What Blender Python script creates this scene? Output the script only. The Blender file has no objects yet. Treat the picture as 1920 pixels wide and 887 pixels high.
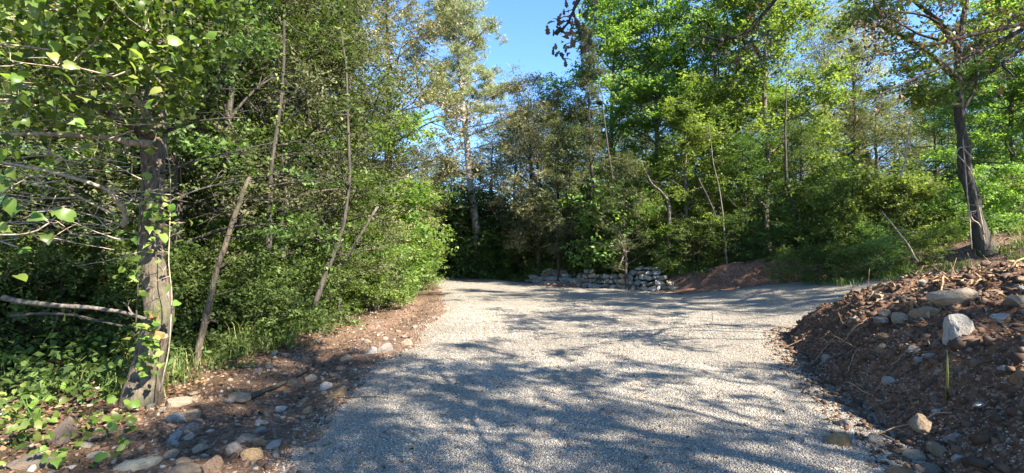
import bpy, math, random
import numpy as np
from mathutils import Vector, Matrix
random.seed(7)
RNG = np.random.default_rng(7)
SC = bpy.context.scene
COL = SC.collection
R = math.radians

# ------------------------------------------------------------------ camera
EYE = np.array((0.0, 0.0, 1.6))
FPX, CX, CY, PITCH = 927.0, 960.0, 443.5, R(2.04)
cam_d = bpy.data.cameras.new('camera')
cam_d.sensor_fit = 'HORIZONTAL'
cam_d.angle = 2*math.atan(960/FPX)
cam_d.clip_end = 1000
cam_d.clip_start = 0.05
cam = bpy.data.objects.new('camera', cam_d)
COL.objects.link(cam)
cam.location = EYE
cam.rotation_euler = (R(90)+PITCH, 0, 0)
SC.camera = cam

# ------------------------------------------------------------------ sky, sun, exposure
SUN_EL, SUN_BACK = R(41), R(38)          # sun stands to the right, a little behind the viewer
SUN_DIR = Vector((math.cos(SUN_EL)*math.cos(SUN_BACK), -math.cos(SUN_EL)*math.sin(SUN_BACK), math.sin(SUN_EL)))
w = bpy.data.worlds.new('World'); SC.world = w; w.use_nodes = True
nt = w.node_tree
sky = nt.nodes.new('ShaderNodeTexSky'); sky.sky_type = 'NISHITA'; sky.sun_disc = False
sky.sun_elevation = SUN_EL; sky.sun_rotation = R(90)+SUN_BACK
sky.altitude = 600; sky.air_density = 0.9; sky.dust_density = 0.15; sky.ozone_density = 3.0
bg = nt.nodes['Background']; bg.inputs['Strength'].default_value = 0.105
hsv = nt.nodes.new('ShaderNodeHueSaturation'); hsv.inputs['Saturation'].default_value = 1.14
nt.links.new(sky.outputs[0], hsv.inputs['Color']); nt.links.new(hsv.outputs[0], bg.inputs['Color'])
sd = bpy.data.lights.new('sun', 'SUN'); sd.energy = 5.0; sd.angle = R(0.5); sd.color = (1.0, 0.92, 0.79)
so = bpy.data.objects.new('sun', sd); COL.objects.link(so)
so.rotation_euler = (-SUN_DIR).to_track_quat('-Z', 'Y').to_euler()
SC.view_settings.view_transform = 'Standard'; SC.view_settings.look = 'None'
SC.view_settings.exposure = 2.15; SC.view_settings.gamma = 1.0
SC.render.engine = 'CYCLES'
cy = SC.cycles
cy.max_bounces = 7; cy.diffuse_bounces = 4; cy.glossy_bounces = 2; cy.transmission_bounces = 4; cy.transparent_max_bounces = 4
cy.use_denoising = True
cy.caustics_reflective = False; cy.caustics_refractive = False
cy.sample_clamp_indirect = 6

# ------------------------------------------------------------------ small maths
def ray(px, py):
    u, v = (px-CX)/FPX, -(py-CY)/FPX
    c, s = math.cos(PITCH), math.sin(PITCH)
    return np.array((u, c - v*s, s + v*c))
def at(px, py, d):                       # the point on that line of sight at depth d
    r = ray(px, py); return EYE + r*(d/r[1])

def _hash(ix, iy, seed):
    h = (ix*374761393 + iy*668265263 + seed*2147483647) & 0xffffffff
    h = ((h ^ (h >> 13))*1274126177) & 0xffffffff
    return ((h ^ (h >> 16)) & 0xffff)/65535.0
def vnoise(x, y, sc, seed=0):
    x = np.asarray(x, float)*sc; y = np.asarray(y, float)*sc
    ix = np.floor(x).astype(np.int64); iy = np.floor(y).astype(np.int64)
    fx = x-ix; fy = y-iy
    fx = fx*fx*(3-2*fx); fy = fy*fy*(3-2*fy)
    a = _hash(ix, iy, seed); b = _hash(ix+1, iy, seed); c = _hash(ix, iy+1, seed); d = _hash(ix+1, iy+1, seed)
    return (a*(1-fx)+b*fx)*(1-fy)+(c*(1-fx)+d*fx)*fy - 0.5
def fbm(x, y, sc, octv=3, seed=0):
    t = 0; a = 1.0
    for k in range(octv):
        t = t + a*vnoise(x, y, sc*2**k, seed+k*17); a *= 0.5
    return t
def sstep(a, b, x):
    t = np.clip((x-a)/(b-a), 0, 1); return t*t*(3-2*t)
def poly_sdf(poly, x, y):                # positive inside
    x = np.asarray(x, float); y = np.asarray(y, float)
    n = len(poly); dmin = np.full(x.shape, 1e9); inside = np.zeros(x.shape, bool)
    for i in range(n):
        ax, ay = poly[i]; bx, by = poly[(i+1) % n]
        ex, ey = bx-ax, by-ay
        t = np.clip(((x-ax)*ex+(y-ay)*ey)/(ex*ex+ey*ey+1e-12), 0, 1)
        dmin = np.minimum(dmin, np.hypot(x-ax-t*ex, y-ay-t*ey))
        cond = ((ay > y) != (by > y)) & (x < (bx-ax)*(y-ay)/(by-ay+1e-12)+ax)
        inside ^= cond
    return np.where(inside, dmin, -dmin)

# ------------------------------------------------------------------ lie of the land
ROAD = [(-1.7,-6),(-1.6,2.6),(-1.75,3.7),(-1.95,5.8),(-1.8,8.3),(-2.0,14.3),(-3.2,22),(-4.9,31),(-9,36),(-14,38),(-14,41),(-7,38.5),
        (-1,31.5),(0.8,27.3),(3.6,23.2),(6.2,20.3),(7.6,18.3),(9.8,17.6),(11.4,15.6),(14,13.4),(22,11),(22,7),(13,9.6),(9,10.9),(6.2,10.6),
        (5.6,9.6),(5.2,8.6),(4.4,5.6),(3.9,3.6),(3.6,0),(3.4,-6)]
HEAP = [(2.25,-1.5),(2.75,2.6),(2.95,3.6),(3.6,5.6),(4.6,8.3),(5.6,10.1),(7.6,10.9),(10.2,10.2),(11.8,7.5),(11.5,3),(9,-1.5)]
def terrain(x, y):
    x = np.asarray(x, float); y = np.asarray(y, float)
    u = x-6.4
    z = 0.18*(np.log1p(np.exp(-np.abs(2*u)))/2+np.maximum(u, 0))
    z = np.minimum(z, 0.18*16+0.05*(x-22)*(x > 22))*sstep(2, 8, y+2) if False else np.where(x > 20, 0.18*13.6+0.04*(x-20), z)
    s = poly_sdf(ROAD, x, y)
    out = np.maximum(-s, 0)
    far = sstep(-1.0, 2.5, x-0.1*(y-24))*sstep(11, 15, y)       # the bank beyond the fork
    z = z + far*sstep(0.15, 1.1, out)*0.62 + far*np.minimum(out, 30)*0.02
    z = z + sstep(36, 90, y)*5.0                                # the wooded slope behind
    left = sstep(-2.0, -5, x)
    z = z + left*np.clip(-x-3, 0, 40)*0.03
    amp = sstep(0.0, 0.6, out)
    z = z + amp*(fbm(x, y, 0.7, 3, 3)*0.12+fbm(x, y, 5.0, 2, 9)*0.035)
    z = z + (1-amp)*(fbm(x, y, 0.35, 2, 5)*0.05)
    # rut and shallow ditch between the verge and the wood
    z = z - 0.10*np.exp(-((x+3.0+0.25*np.sin(y*0.8))/0.30)**2)*sstep(4, 6, y)*(1-sstep(16, 22, y))
    return z
def heap_h(x, y):
    s = poly_sdf(HEAP, x, y) + fbm(x, y, 0.9, 3, 31)*0.30
    d = np.maximum(s, 0)
    h = 1.20*(1-np.exp(-(d/0.80)**1.2)) + 0.16*sstep(1.6, 4, d)
    h = h - np.minimum(0.85*0.18*np.maximum(x-6.4, 0), h*.8)
    h = h*(1-0.22*sstep(7.4, 9.8, y)) * (0.9+0.1*sstep(-1, 3, y))
    rough = sstep(0.05, 0.5, d)
    h = h + rough*(fbm(x, y, 1.1, 3, 41)*0.16 + fbm(x, y, 4.5, 3, 43)*0.11 + fbm(x, y, 15, 2, 47)*0.035)
    return np.where(s > -0.25, h - 0.03*(s < 0)*1.0, -1.0)
def road_z(x, y):
    s = poly_sdf(ROAD, x, y) + fbm(x, y, 1.6, 3, 21)*0.30
    base = terrain(x, y)
    lift = 0.045*sstep(-0.02, 0.45, s) - 0.10*sstep(0.05, -0.25, s)
    rut = -0.012*np.cos((x-0.4)*2.2)
    return base + lift + rut*sstep(0, .5, s) + fbm(x, y, 3.5, 2, 77)*0.016*sstep(0, .4, s), s
def surf(x, y):
    rz, s = road_z(x, y)
    return np.maximum(np.maximum(terrain(x, y), rz), np.where(heap_h(x, y) > -0.5, terrain(x, y)+heap_h(x, y), -9))
def hit(px, py, dmax=60):                # first point of the ground seen along that line
    r = ray(px, py); r = r/r[1]
    ds = np.concatenate([np.arange(2.2, 12, 0.01), np.arange(12, dmax, 0.05)])
    P = EYE[None]+ds[:, None]*r[None]
    g = surf(P[:, 0], P[:, 1])
    i = np.argmax(P[:, 2] < g)
    return P[i], ds[i]

# ------------------------------------------------------------------ mesh helpers
def mesh_np(name, V, Fs, mat=None, tint=None, smooth=False, attr=None):
    V = np.ascontiguousarray(V, np.float32)
    if not isinstance(Fs, list): Fs = [Fs]
    Fs = [np.asarray(f, np.int32) for f in Fs if len(f)]
    me = bpy.data.meshes.new(name)
    me.vertices.add(len(V)); me.vertices.foreach_set('co', V.ravel())
    loops = np.concatenate([f.ravel() for f in Fs]); me.loops.add(len(loops)); me.loops.foreach_set('vertex_index', loops)
    tot = np.concatenate([np.full(len(f), f.shape[1], np.int32) for f in Fs])
    start = np.concatenate([[0], np.cumsum(tot)[:-1]]).astype(np.int32)
    me.polygons.add(len(tot)); me.polygons.foreach_set('loop_start', start)
    if smooth: me.polygons.foreach_set('use_smooth', np.ones(len(tot), bool))
    me.update(calc_edges=True)
    if tint is not None:
        a = me.attributes.new('tint', 'FLOAT', 'FACE'); a.data.foreach_set('value', np.ascontiguousarray(tint, np.float32))
    if attr is not None:
        for k, v in attr.items():
            a = me.attributes.new(k, 'FLOAT', 'POINT'); a.data.foreach_set('value', np.ascontiguousarray(v, np.float32))
    if mat: me.materials.append(mat)
    return me
def link(name, me, parent=None, loc=None, rot=None, scale=None):
    o = bpy.data.objects.new(name, me); COL.objects.link(o)
    if parent: o.parent = parent
    if loc is not None: o.location = [float(v) for v in loc]
    if rot is not None: o.rotation_euler = [float(v) for v in rot]
    if scale is not None: o.scale = (scale,)*3 if np.isscalar(scale) else [float(v) for v in scale]
    return o
def tag(o, label, cat=None, group=None, kind=None):
    if label: o['label'] = label
    if cat: o['category'] = cat
    if group: o['group'] = group
    if kind: o['kind'] = kind
    return o
def thing(name, loc, label, cat, group=None, rz=0.0, scale=1.0):
    o = bpy.data.objects.new(name, None); COL.objects.link(o)
    o.empty_display_size = 0.2
    o.location = [float(v) for v in loc]; o.rotation_euler = (0, 0, rz); o.scale = (scale,)*3
    return tag(o, label, cat, group)

def tubes(lines, sides=6, cap=False):
    VV, FF, CC, n0 = [], [], [], 0
    th = np.arange(sides)*2*math.pi/sides
    for P, r in lines:
        P = np.asarray(P, float); r = np.asarray(r, float); n = len(P)
        T = np.gradient(P, axis=0); T /= np.linalg.norm(T, axis=1)[:, None]+1e-9
        ref = np.array((0.0, 0, 1)) if abs(T[:, 2]).mean() < 0.8 else np.array((0.0, 1, 0))
        A = np.cross(T, ref); A /= np.linalg.norm(A, axis=1)[:, None]+1e-9
        B = np.cross(T, A)
        ring = P[:, None]+r[:, None, None]*(np.cos(th)[None, :, None]*A[:, None]+np.sin(th)[None, :, None]*B[:, None])
        VV.append(ring.reshape(-1, 3))
        i = np.arange(n-1)[:, None]*sides; j = np.arange(sides)[None]; k = (j+1) % sides
        f = np.stack([i+j, i+k, i+sides+k, i+sides+j], -1).reshape(-1, 4)+n0
        FF.append(f); n0 += n*sides
        if cap:
            CC.append((np.arange(sides)+n0-sides)[None]); CC.append((np.arange(sides)[::-1]+n0-n*sides)[None])
    out = [np.concatenate(FF)]
    if cap: out.append(np.concatenate(CC))
    return np.concatenate(VV), out
def wander(p0, p1, n, wob, rng, sag=0.0):
    t = np.linspace(0, 1, n)[:, None]
    P = p0[None]*(1-t)+p1[None]*t
    k = rng.normal(0, wob, (n, 3)); k[0] = 0; k = np.cumsum(k, 0)*0.6; k -= t*k[-1]*0.5
    P = P+k; P[:, 2] += sag*np.sin(math.pi*t[:, 0]); P[0] = p0
    return P

def rand_dirs(n, rng, up=0.0):
    v = rng.normal(0, 1, (n, 3)); v[:, 2] += up
    return v/(np.linalg.norm(v, axis=1)[:, None]+1e-9)
def leaf_quads(C, L, W, rng, up=1.0, fold=0.25, droop=0.0, N0=None):
    n = len(C); N = rand_dirs(n, rng, up)
    if N0 is not None: N = N*.55+N0; N /= np.linalg.norm(N, axis=1)[:, None]+1e-9
    D = rand_dirs(n, rng); D[:, 2] -= droop
    D -= N*(D*N).sum(1)[:, None]; D /= np.linalg.norm(D, axis=1)[:, None]+1e-9
    S = np.cross(N, D); L = (L*rng.uniform(.65, 1.3, n))[:, None]; W = L*W
    m = C+D*L*0.5*-0.1
    V = np.stack([C-D*L*.5, m+S*W*.5+N*L*fold*.3, C+D*L*.5, m-S*W*.5+N*L*fold*.3], 1).reshape(-1, 3)
    F = np.arange(n*4).reshape(n, 4)
    return V, F
def merge(parts):
    VV, FF, n0 = [], {}, 0
    for V, F in parts:
        for f in (F if isinstance(F, list) else [F]):
            FF.setdefault(f.shape[1], []).append(f+n0)
        VV.append(V); n0 += len(V)
    return np.concatenate(VV), [np.concatenate(v) for v in FF.values()]

# ------------------------------------------------------------------ materials
def new_mat(name):
    m = bpy.data.materials.new(name); m.use_nodes = True
    nt = m.node_tree; nt.nodes.clear()
    out = nt.nodes.new('ShaderNodeOutputMaterial'); p = nt.nodes.new('ShaderNodeBsdfPrincipled')
    nt.links.new(p.outputs[0], out.inputs[0])
    return m, nt, p, out
def ramp(nt, stops):
    r = nt.nodes.new('ShaderNodeValToRGB'); e = r.color_ramp.elements
    while len(e) < len(stops): e.new(0.5)
    for k, (p, c) in zip(e, stops): k.position = p; k.color = (*c, 1)
    return r
def noise(nt, scale, detail=4, vec=None, rough=0.6):
    n = nt.nodes.new('ShaderNodeTexNoise'); n.inputs['Scale'].default_value = scale; n.inputs['Detail'].default_value = detail
    n.inputs['Roughness'].default_value = rough
    if vec is not None: nt.links.new(vec, n.inputs['Vector'])
    return n
def coords(nt, which='Object', scale=None):
    t = nt.nodes.new('ShaderNodeTexCoord')
    if scale is None: return t.outputs[which]
    m = nt.nodes.new('ShaderNodeMapping'); m.inputs['Scale'].default_value = scale
    nt.links.new(t.outputs[which], m.inputs['Vector']); return m.outputs[0]
def mixc(nt, fac, a, b, mode='MIX'):
    m = nt.nodes.new('ShaderNodeMix'); m.data_type = 'RGBA'; m.blend_type = mode
    for sock, v in ((m.inputs[0], fac), (m.inputs[6], a), (m.inputs[7], b)):
        if isinstance(v, (int, float)): sock.default_value = v
        elif isinstance(v, tuple): sock.default_value = (*v, 1)
        else: nt.links.new(v, sock)
    return m.outputs[2]
def bump(nt, p, h, strength, dist):
    b = nt.nodes.new('ShaderNodeBump'); b.inputs['Strength'].default_value = strength; b.inputs['Distance'].default_value = dist
    nt.links.new(h, b.inputs['Height']); nt.links.new(b.outputs[0], p.inputs['Normal']); return b

def leaf_mat(name, cols, trans=0.35, rough=0.5, spec=0.35, huev=0.02, valv=0.25):
    m, nt, p, out = new_mat(name)
    a = nt.nodes.new('ShaderNodeAttribute'); a.attribute_name = 'tint'
    r = ramp(nt, cols); nt.links.new(a.outputs['Fac'], r.inputs[0])
    oi = nt.nodes.new('ShaderNodeObjectInfo')
    hs = nt.nodes.new('ShaderNodeHueSaturation')
    for sock, lo, hi in (('Hue', .5-huev, .5+huev), ('Value', 1-valv, 1+valv)):
        mr = nt.nodes.new('ShaderNodeMapRange'); mr.inputs[3].default_value = lo; mr.inputs[4].default_value = hi
        nt.links.new(oi.outputs['Random'], mr.inputs[0]); nt.links.new(mr.outputs[0], hs.inputs[sock])
    nt.links.new(r.outputs[0], hs.inputs['Color'])
    nt.links.new(hs.outputs[0], p.inputs['Base Color'])
    p.inputs['Roughness'].default_value = rough; p.inputs['Specular IOR Level'].default_value = spec
    tr = nt.nodes.new('ShaderNodeBsdfTranslucent')
    tc = mixc(nt, 1.0, hs.outputs[0], (1.5, 1.6, 0.7), 'MULTIPLY'); nt.links.new(tc, tr.inputs['Color'])
    mx = nt.nodes.new('ShaderNodeMixShader'); mx.inputs[0].default_value = trans
    nt.links.new(p.outputs[0], mx.inputs[1]); nt.links.new(tr.outputs[0], mx.inputs[2]); nt.links.new(mx.outputs[0], out.inputs[0])
    return m
def bark_mat(name, c0, c1, c2=None, ridge=26, stretch=0.12, strength=0.9, dist=0.03):
    m, nt, p, out = new_mat(name)
    v = coords(nt, 'Object', (1, 1, stretch)); n1 = noise(nt, ridge, 6, v, .65)
    n2 = noise(nt, 2.3, 4, coords(nt))
    r = ramp(nt, [(.35, c0), (.62, c1)]); nt.links.new(n1.outputs['Fac'], r.inputs[0])
    col = r.outputs[0]
    if c2:
        f = ramp(nt, [(.48, (0, 0, 0)), (.66, (1, 1, 1))]); nt.links.new(n2.outputs['Fac'], f.inputs[0])
        col = mixc(nt, f.outputs[0], col, c2)
    nt.links.new(col, p.inputs['Base Color']); p.inputs['Roughness'].default_value = .9; p.inputs['Specular IOR Level'].default_value = .2
    bump(nt, p, n1.outputs['Fac'], strength, dist)
    return m
M = {}
M['holm'] = leaf_mat('holm_oak_leaf', [(0, (.040, .052, .023)), (.4, (.090, .106, .048)), (.75, (.165, .175, .088)), (1, (.23, .22, .13))], .28, .6, .06, .015, .3)
M['olive'] = leaf_mat('olive_oak_leaf', [(0, (.08, .085, .035)), (.4, (.16, .16, .07)), (.75, (.26, .24, .115)), (1, (.36, .31, .16))], .28, .5, .4, .015, .2)
M['decid'] = leaf_mat('bright_leaf', [(0, (.075, .13, .030)), (.4, (.135, .21, .05)), (.75, (.205, .29, .08)), (1, (.29, .345, .115))], .52, .5, .35, .02, .2)
M['pine'] = leaf_mat('pine_needle', [(0, (.14, .16, .08)), (.5, (.23, .25, .13)), (1, (.34, .34, .20))], .3, .5, .3, .01, .1)
M['shrub'] = leaf_mat('shrub_leaf', [(0, (.075, .12, .03)), (.4, (.135, .20, .05)), (.8, (.21, .275, .085)), (1, (.34, .33, .14))], .45, .5, .2, .025, .2)
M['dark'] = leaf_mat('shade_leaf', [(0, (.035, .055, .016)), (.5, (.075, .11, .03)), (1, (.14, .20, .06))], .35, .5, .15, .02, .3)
M['ivy'] = leaf_mat('ivy_leaf', [(0, (.045, .085, .016)), (.35, (.10, .16, .026)), (.7, (.165, .24, .045)), (1, (.30, .33, .09))], .45, .4, .4, .015, .35)
M['red'] = leaf_mat('red_blossom', [(0, (.45, .06, .07)), (1, (.7, .2, .2))], .3)
M['grass'] = leaf_mat('grass_blade', [(0, (.05, .09, .02)), (.6, (.11, .17, .04)), (1, (.30, .27, .12))], .4)
M['dryleaf'] = leaf_mat('dry_leaf', [(0, (.07, .04, .022)), (.5, (.17, .10, .055)), (.85, (.28, .18, .10)), (1, (.36, .27, .17))], .15, .7, .2, .01, .15)
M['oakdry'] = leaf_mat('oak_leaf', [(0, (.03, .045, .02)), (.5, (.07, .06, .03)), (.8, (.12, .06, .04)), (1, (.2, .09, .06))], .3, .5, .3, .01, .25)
M['bark'] = bark_mat('grey_bark', (.055, .045, .037), (.20, .17, .14), (.10, .10, .07))
M['barkdark'] = bark_mat('dark_bark', (.025, .021, .018), (.10, .085, .07), (.05, .05, .035))
M['barkshaded'] = bark_mat('shaded_twig_bark', (.012, .010, .009), (.055, .045, .038))  # darker bark for the overhanging limbs, their shade put into the colour
M['barkpine'] = bark_mat('pine_bark', (.16, .13, .115), (.42, .35, .30), (.34, .28, .25), 9, .3, 1.0, .06)
M['barkleft'] = bark_mat('smooth_grey_bark', (.040, .031, .024), (.175, .135, .10), (.10, .095, .055), 30, .30, 1.0, .03)
M['twig'] = bark_mat('dead_twig', (.16, .12, .09), (.42, .34, .26), None, 30, .4, .5, .006)
M['root'] = bark_mat('torn_root', (.17, .10, .055), (.40, .27, .16), None, 30, .4, .5, .006)
M['wound'] = bark_mat('raw_wood', (.22, .075, .035), (.48, .20, .10), None, 18, .5, .6, .01)

def soil_mat(name, floor=False, red=(1, 1, 1)):
    m, nt, p, out = new_mat(name)
    co = coords(nt)
    n1 = noise(nt, 1.1, 5, co); n2 = noise(nt, 9, 5, co, .7); n3 = noise(nt, 55, 4, co, .7)
    r1 = ramp(nt, [(.32, (.050, .032, .024)), (.50, (.130, .078, .052)), (.66, (.27, .165, .11))]); 
    s = nt.nodes.new('ShaderNodeMath'); s.operation = 'MULTIPLY_ADD'; s.inputs[1].default_value = .55
    nt.links.new(n2.outputs['Fac'], s.inputs[0])
    s2 = nt.nodes.new('ShaderNodeMath'); s2.operation = 'MULTIPLY'; s2.inputs[1].default_value = .45; nt.links.new(n1.outputs['Fac'], s2.inputs[0])
    nt.links.new(s2.outputs[0], s.inputs[2]); nt.links.new(s.outputs[0], r1.inputs[0])
    vo = nt.nodes.new('ShaderNodeTexVoronoi'); vo.inputs['Scale'].default_value = 42; nt.links.new(co, vo.inputs['Vector'])
    sep = nt.nodes.new('ShaderNodeSeparateColor'); nt.links.new(vo.outputs['Color'], sep.inputs[0])
    gr = ramp(nt, [(.72, (0, 0, 0)), (.80, (1, 1, 1))]); nt.links.new(sep.outputs[0], gr.inputs[0])
    gc = ramp(nt, [(0, (.14, .085, .055)), (.5, (.24, .19, .14)), (1, (.34, .30, .25))]); nt.links.new(sep.outputs[1], gc.inputs[0])
    f3 = nt.nodes.new('ShaderNodeMath'); f3.operation = 'MULTIPLY'; nt.links.new(gr.outputs[0], f3.inputs[0]); f3.inputs[1].default_value = .65
    col = mixc(nt, f3.outputs[0], r1.outputs[0], gc.outputs[0])
    if floor:
        at_ = nt.nodes.new('ShaderNodeAttribute'); at_.attribute_name = 'wood'
        lf = ramp(nt, [(.3, (.030, .022, .014)), (.5, (.075, .050, .030)), (.7, (.15, .105, .065))]); nt.links.new(n3.outputs['Fac'], lf.inputs[0])
        col = mixc(nt, at_.outputs['Fac'], col, lf.outputs[0])
    if red != (1, 1, 1): col = mixc(nt, 1.0, col, red, 'MULTIPLY')
    nt.links.new(col, p.inputs['Base Color']); p.inputs['Roughness'].default_value = .95; p.inputs['Specular IOR Level'].default_value = .1
    h = nt.nodes.new('ShaderNodeMath'); h.operation = 'MULTIPLY_ADD'; h.inputs[1].default_value = -.6
    nt.links.new(vo.outputs['Distance'], h.inputs[0]); nt.links.new(n3.outputs['Fac'], h.inputs[2])
    bump(nt, p, h.outputs[0], 1.0, .02)
    return m
M['soil'] = soil_mat('red_brown_soil'); M['floor'] = soil_mat('woodland_floor', True); M['heapsoil'] = soil_mat('heap_soil', False, (1.0, .88, .80)); M['redsoil'] = soil_mat('rusty_soil', False, (1.15, .95, .88))
GRAV = [(0, (.165, .148, .126)), (.30, (.265, .243, .207)), (.62, (.345, .318, .272)), (.86, (.42, .39, .338)), (.94, (.36, .245, .15)), (1, (.11, .08, .06))]
def gravel_sheet():
    m, nt, p, out = new_mat('crushed_limestone')
    co = coords(nt)
    vo = nt.nodes.new('ShaderNodeTexVoronoi'); vo.inputs['Scale'].default_value = 64; nt.links.new(co, vo.inputs['Vector'])
    sep = nt.nodes.new('ShaderNodeSeparateColor'); nt.links.new(vo.outputs['Color'], sep.inputs[0])
    r = ramp(nt, GRAV); nt.links.new(sep.outputs[0], r.inputs[0])
    e = ramp(nt, [(.25, (1, 1, 1)), (.6, (.78, .75, .70))]); nt.links.new(vo.outputs['Distance'], e.inputs[0])
    c = mixc(nt, 1.0, r.outputs[0], e.outputs[0], 'MULTIPLY')
    n = noise(nt, .8, 4, co); nr = ramp(nt, [(.46, (0, 0, 0)), (.70, (.6, .6, .6))]); nt.links.new(n.outputs['Fac'], nr.inputs[0])
    c = mixc(nt, nr.outputs[0], c, (.31, .27, .225))
    hs = nt.nodes.new('ShaderNodeHueSaturation'); hs.inputs['Value'].default_value = 1.1; nt.links.new(c, hs.inputs['Color']); c = hs.outputs[0]
    nt.links.new(c, p.inputs['Base Color']); p.inputs['Roughness'].default_value = .9; p.inputs['Specular IOR Level'].default_value = .2
    iv = nt.nodes.new('ShaderNodeMath'); iv.operation = 'SUBTRACT'; iv.inputs[0].default_value = 1; nt.links.new(vo.outputs['Distance'], iv.inputs[1])
    bump(nt, p, iv.outputs[0], 1.0, .03)
    return m
M['gravelsheet'] = gravel_sheet()
def tint_mat(name, stops):
    m, nt, p, out = new_mat(name)
    a = nt.nodes.new('ShaderNodeAttribute'); a.attribute_name = 'tint'; r = ramp(nt, stops); nt.links.new(a.outputs['Fac'], r.inputs[0])
    n = noise(nt, 60, 3, coords(nt)); c = mixc(nt, .35, r.outputs[0], n.outputs['Fac'], 'OVERLAY')
    nt.links.new(c, p.inputs['Base Color']); p.inputs['Roughness'].default_value = .9; p.inputs['Specular IOR Level'].default_value = .2
    return m
M['gravel'] = tint_mat('gravel_stone', GRAV)
M['pebble'] = tint_mat('soil_pebble', [(0, (.055, .036, .026)), (.45, (.13, .08, .052)), (.65, (.18, .125, .085)), (.88, (.23, .18, .135)), (1, (.34, .30, .25))])
def stone_mat():
    m, nt, p, out = new_mat('field_stone')
    oi = nt.nodes.new('ShaderNodeObjectInfo'); co = coords(nt)
    n = noise(nt, 3.2, 8, co, .7); n2 = noise(nt, 1.6, 3, co)
    sh = ramp(nt, [(.28, (.42, .40, .38)), (.5, (.95, .94, .92)), (.7, (1.22, 1.2, 1.15))]); nt.links.new(n.outputs['Fac'], sh.inputs[0])
    c = mixc(nt, 1.0, oi.outputs['Color'], sh.outputs[0], 'MULTIPLY')
    fr = ramp(nt, [(.52, (0, 0, 0)), (.68, (.55, .55, .55))]); nt.links.new(n2.outputs['Fac'], fr.inputs[0])
    c = mixc(nt, fr.outputs[0], c, (.17, .11, .07))
    nt.links.new(c, p.inputs['Base Color']); p.inputs['Roughness'].default_value = .88; p.inputs['Specular IOR Level'].default_value = .25
    bump(nt, p, n.outputs['Fac'], .7, .12)
    return m
M['stone'] = stone_mat()

# ------------------------------------------------------------------ ground, road, heap sheets
def grid_axis(lo, hi, fine_lo, fine_hi, step, grow=1.09):
    mid = list(np.arange(fine_lo, fine_hi+1e-6, step)); s = step; v = mid[-1]; up = []
    while v < hi: s = min(s*grow, 12); v += s; up.append(v)
    s = step; v = mid[0]; dn = []
    while v > lo: s = min(s*grow, 12); v -= s; dn.append(v)
    return np.array(dn[::-1]+mid+up)
def grid_faces(nx, ny):
    i = np.arange(ny-1)[:, None]*nx; j = np.arange(nx-1)[None]
    return np.stack([i+j, i+j+1, i+nx+j+1, i+nx+j], -1).reshape(-1, 4)
gx = grid_axis(-400, 400, -6, 6, 0.09, 1.07); gy = grid_axis(-60, 700, 2.5, 10, 0.09, 1.03)
X, Y = np.meshgrid(gx, gy)
Z = terrain(X, Y)
wood = sstep(-3.0, -4.6, X+fbm(X, Y, .8, 3, 55)*1.6) + sstep(0.7, 2.2, -poly_sdf(ROAD, X, Y)+fbm(X, Y, .6, 3, 56)*1.2)*sstep(14, 18, Y+.3*X)
me = mesh_np('ground', np.stack([X, Y, Z], -1).reshape(-1, 3), grid_faces(len(gx), len(gy)), M['floor'], smooth=True, attr={'wood': np.clip(wood, 0, 1).ravel()})
tag(link('ground', me), 'red brown woodland soil under the verge and trees', kind='structure')

rx = grid_axis(-15, 23, -3, 6, 0.08, 1.06); ry = grid_axis(-6.5, 42, 2.5, 11, 0.08, 1.03)
X, Y = np.meshgrid(rx, ry); Z, S = road_z(X, Y)
F = grid_faces(len(rx), len(ry)); keep = (S.ravel()[F] > -0.32).any(1)
me = mesh_np('gravel_road', np.stack([X, Y, Z], -1).reshape(-1, 3), F[keep], M['gravelsheet'], smooth=True)
tag(link('gravel_road', me), 'pale crushed limestone track that forks between the trees', kind='structure')

hx = np.arange(1.8, 12.3, .055); hy = np.arange(-2, 11.6, .055)
X, Y = np.meshgrid(hx, hy); Hh = heap_h(X, Y); F = grid_faces(len(hx), len(hy))
keep = (Hh.ravel()[F] > -0.5).all(1)
V = np.stack([X, Y, terrain(X, Y)+Hh], -1).reshape(-1, 3)
me = mesh_np('soil_heap', V, F[keep], M['heapsoil'], smooth=True)
heap = tag(link('soil_heap', me), 'long heap of excavated red brown soil full of roots and stones beside the track', 'soil heap')

# low spoil mound in front of the right end of the wall
def mound(name, c, rx_, ry_, h, label, seed):
    u = np.linspace(-1.1, 1.1, 70); X, Y = np.meshgrid(u, u); r = np.hypot(X, Y)+fbm(X*3+seed, Y*3, 1, 3, seed)*.22
    Z = h*np.clip(1-r, -0.2, 1)**1.0 if False else h*(np.clip(1-r*r, -.25, 1)) + fbm(X*5, Y*5, 1.0, 3, seed+3)*.14*(r < 1)
    px_, py_ = c[0]+X*rx_, c[1]+Y*ry_
    V = np.stack([px_, py_, terrain(px_, py_)+Z], -1).reshape(-1, 3)
    F = grid_faces(70, 70); k = (Z.ravel()[F] > -.2*h).all(1)
    return tag(link(name, mesh_np(name, V, F[k], M['redsoil'], smooth=True)), label, 'soil mound')
mound('soil_mound', (8.6, 19.1), 2.9, 1.1, .17, 'low mound of bare red soil at the right end of the dry stone wall', 61)
mound('soil_mound', (2.6, 24.0), 1.6, .45, .16, 'thin ridge of rusty soil on the track edge below the wall', 65)

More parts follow.
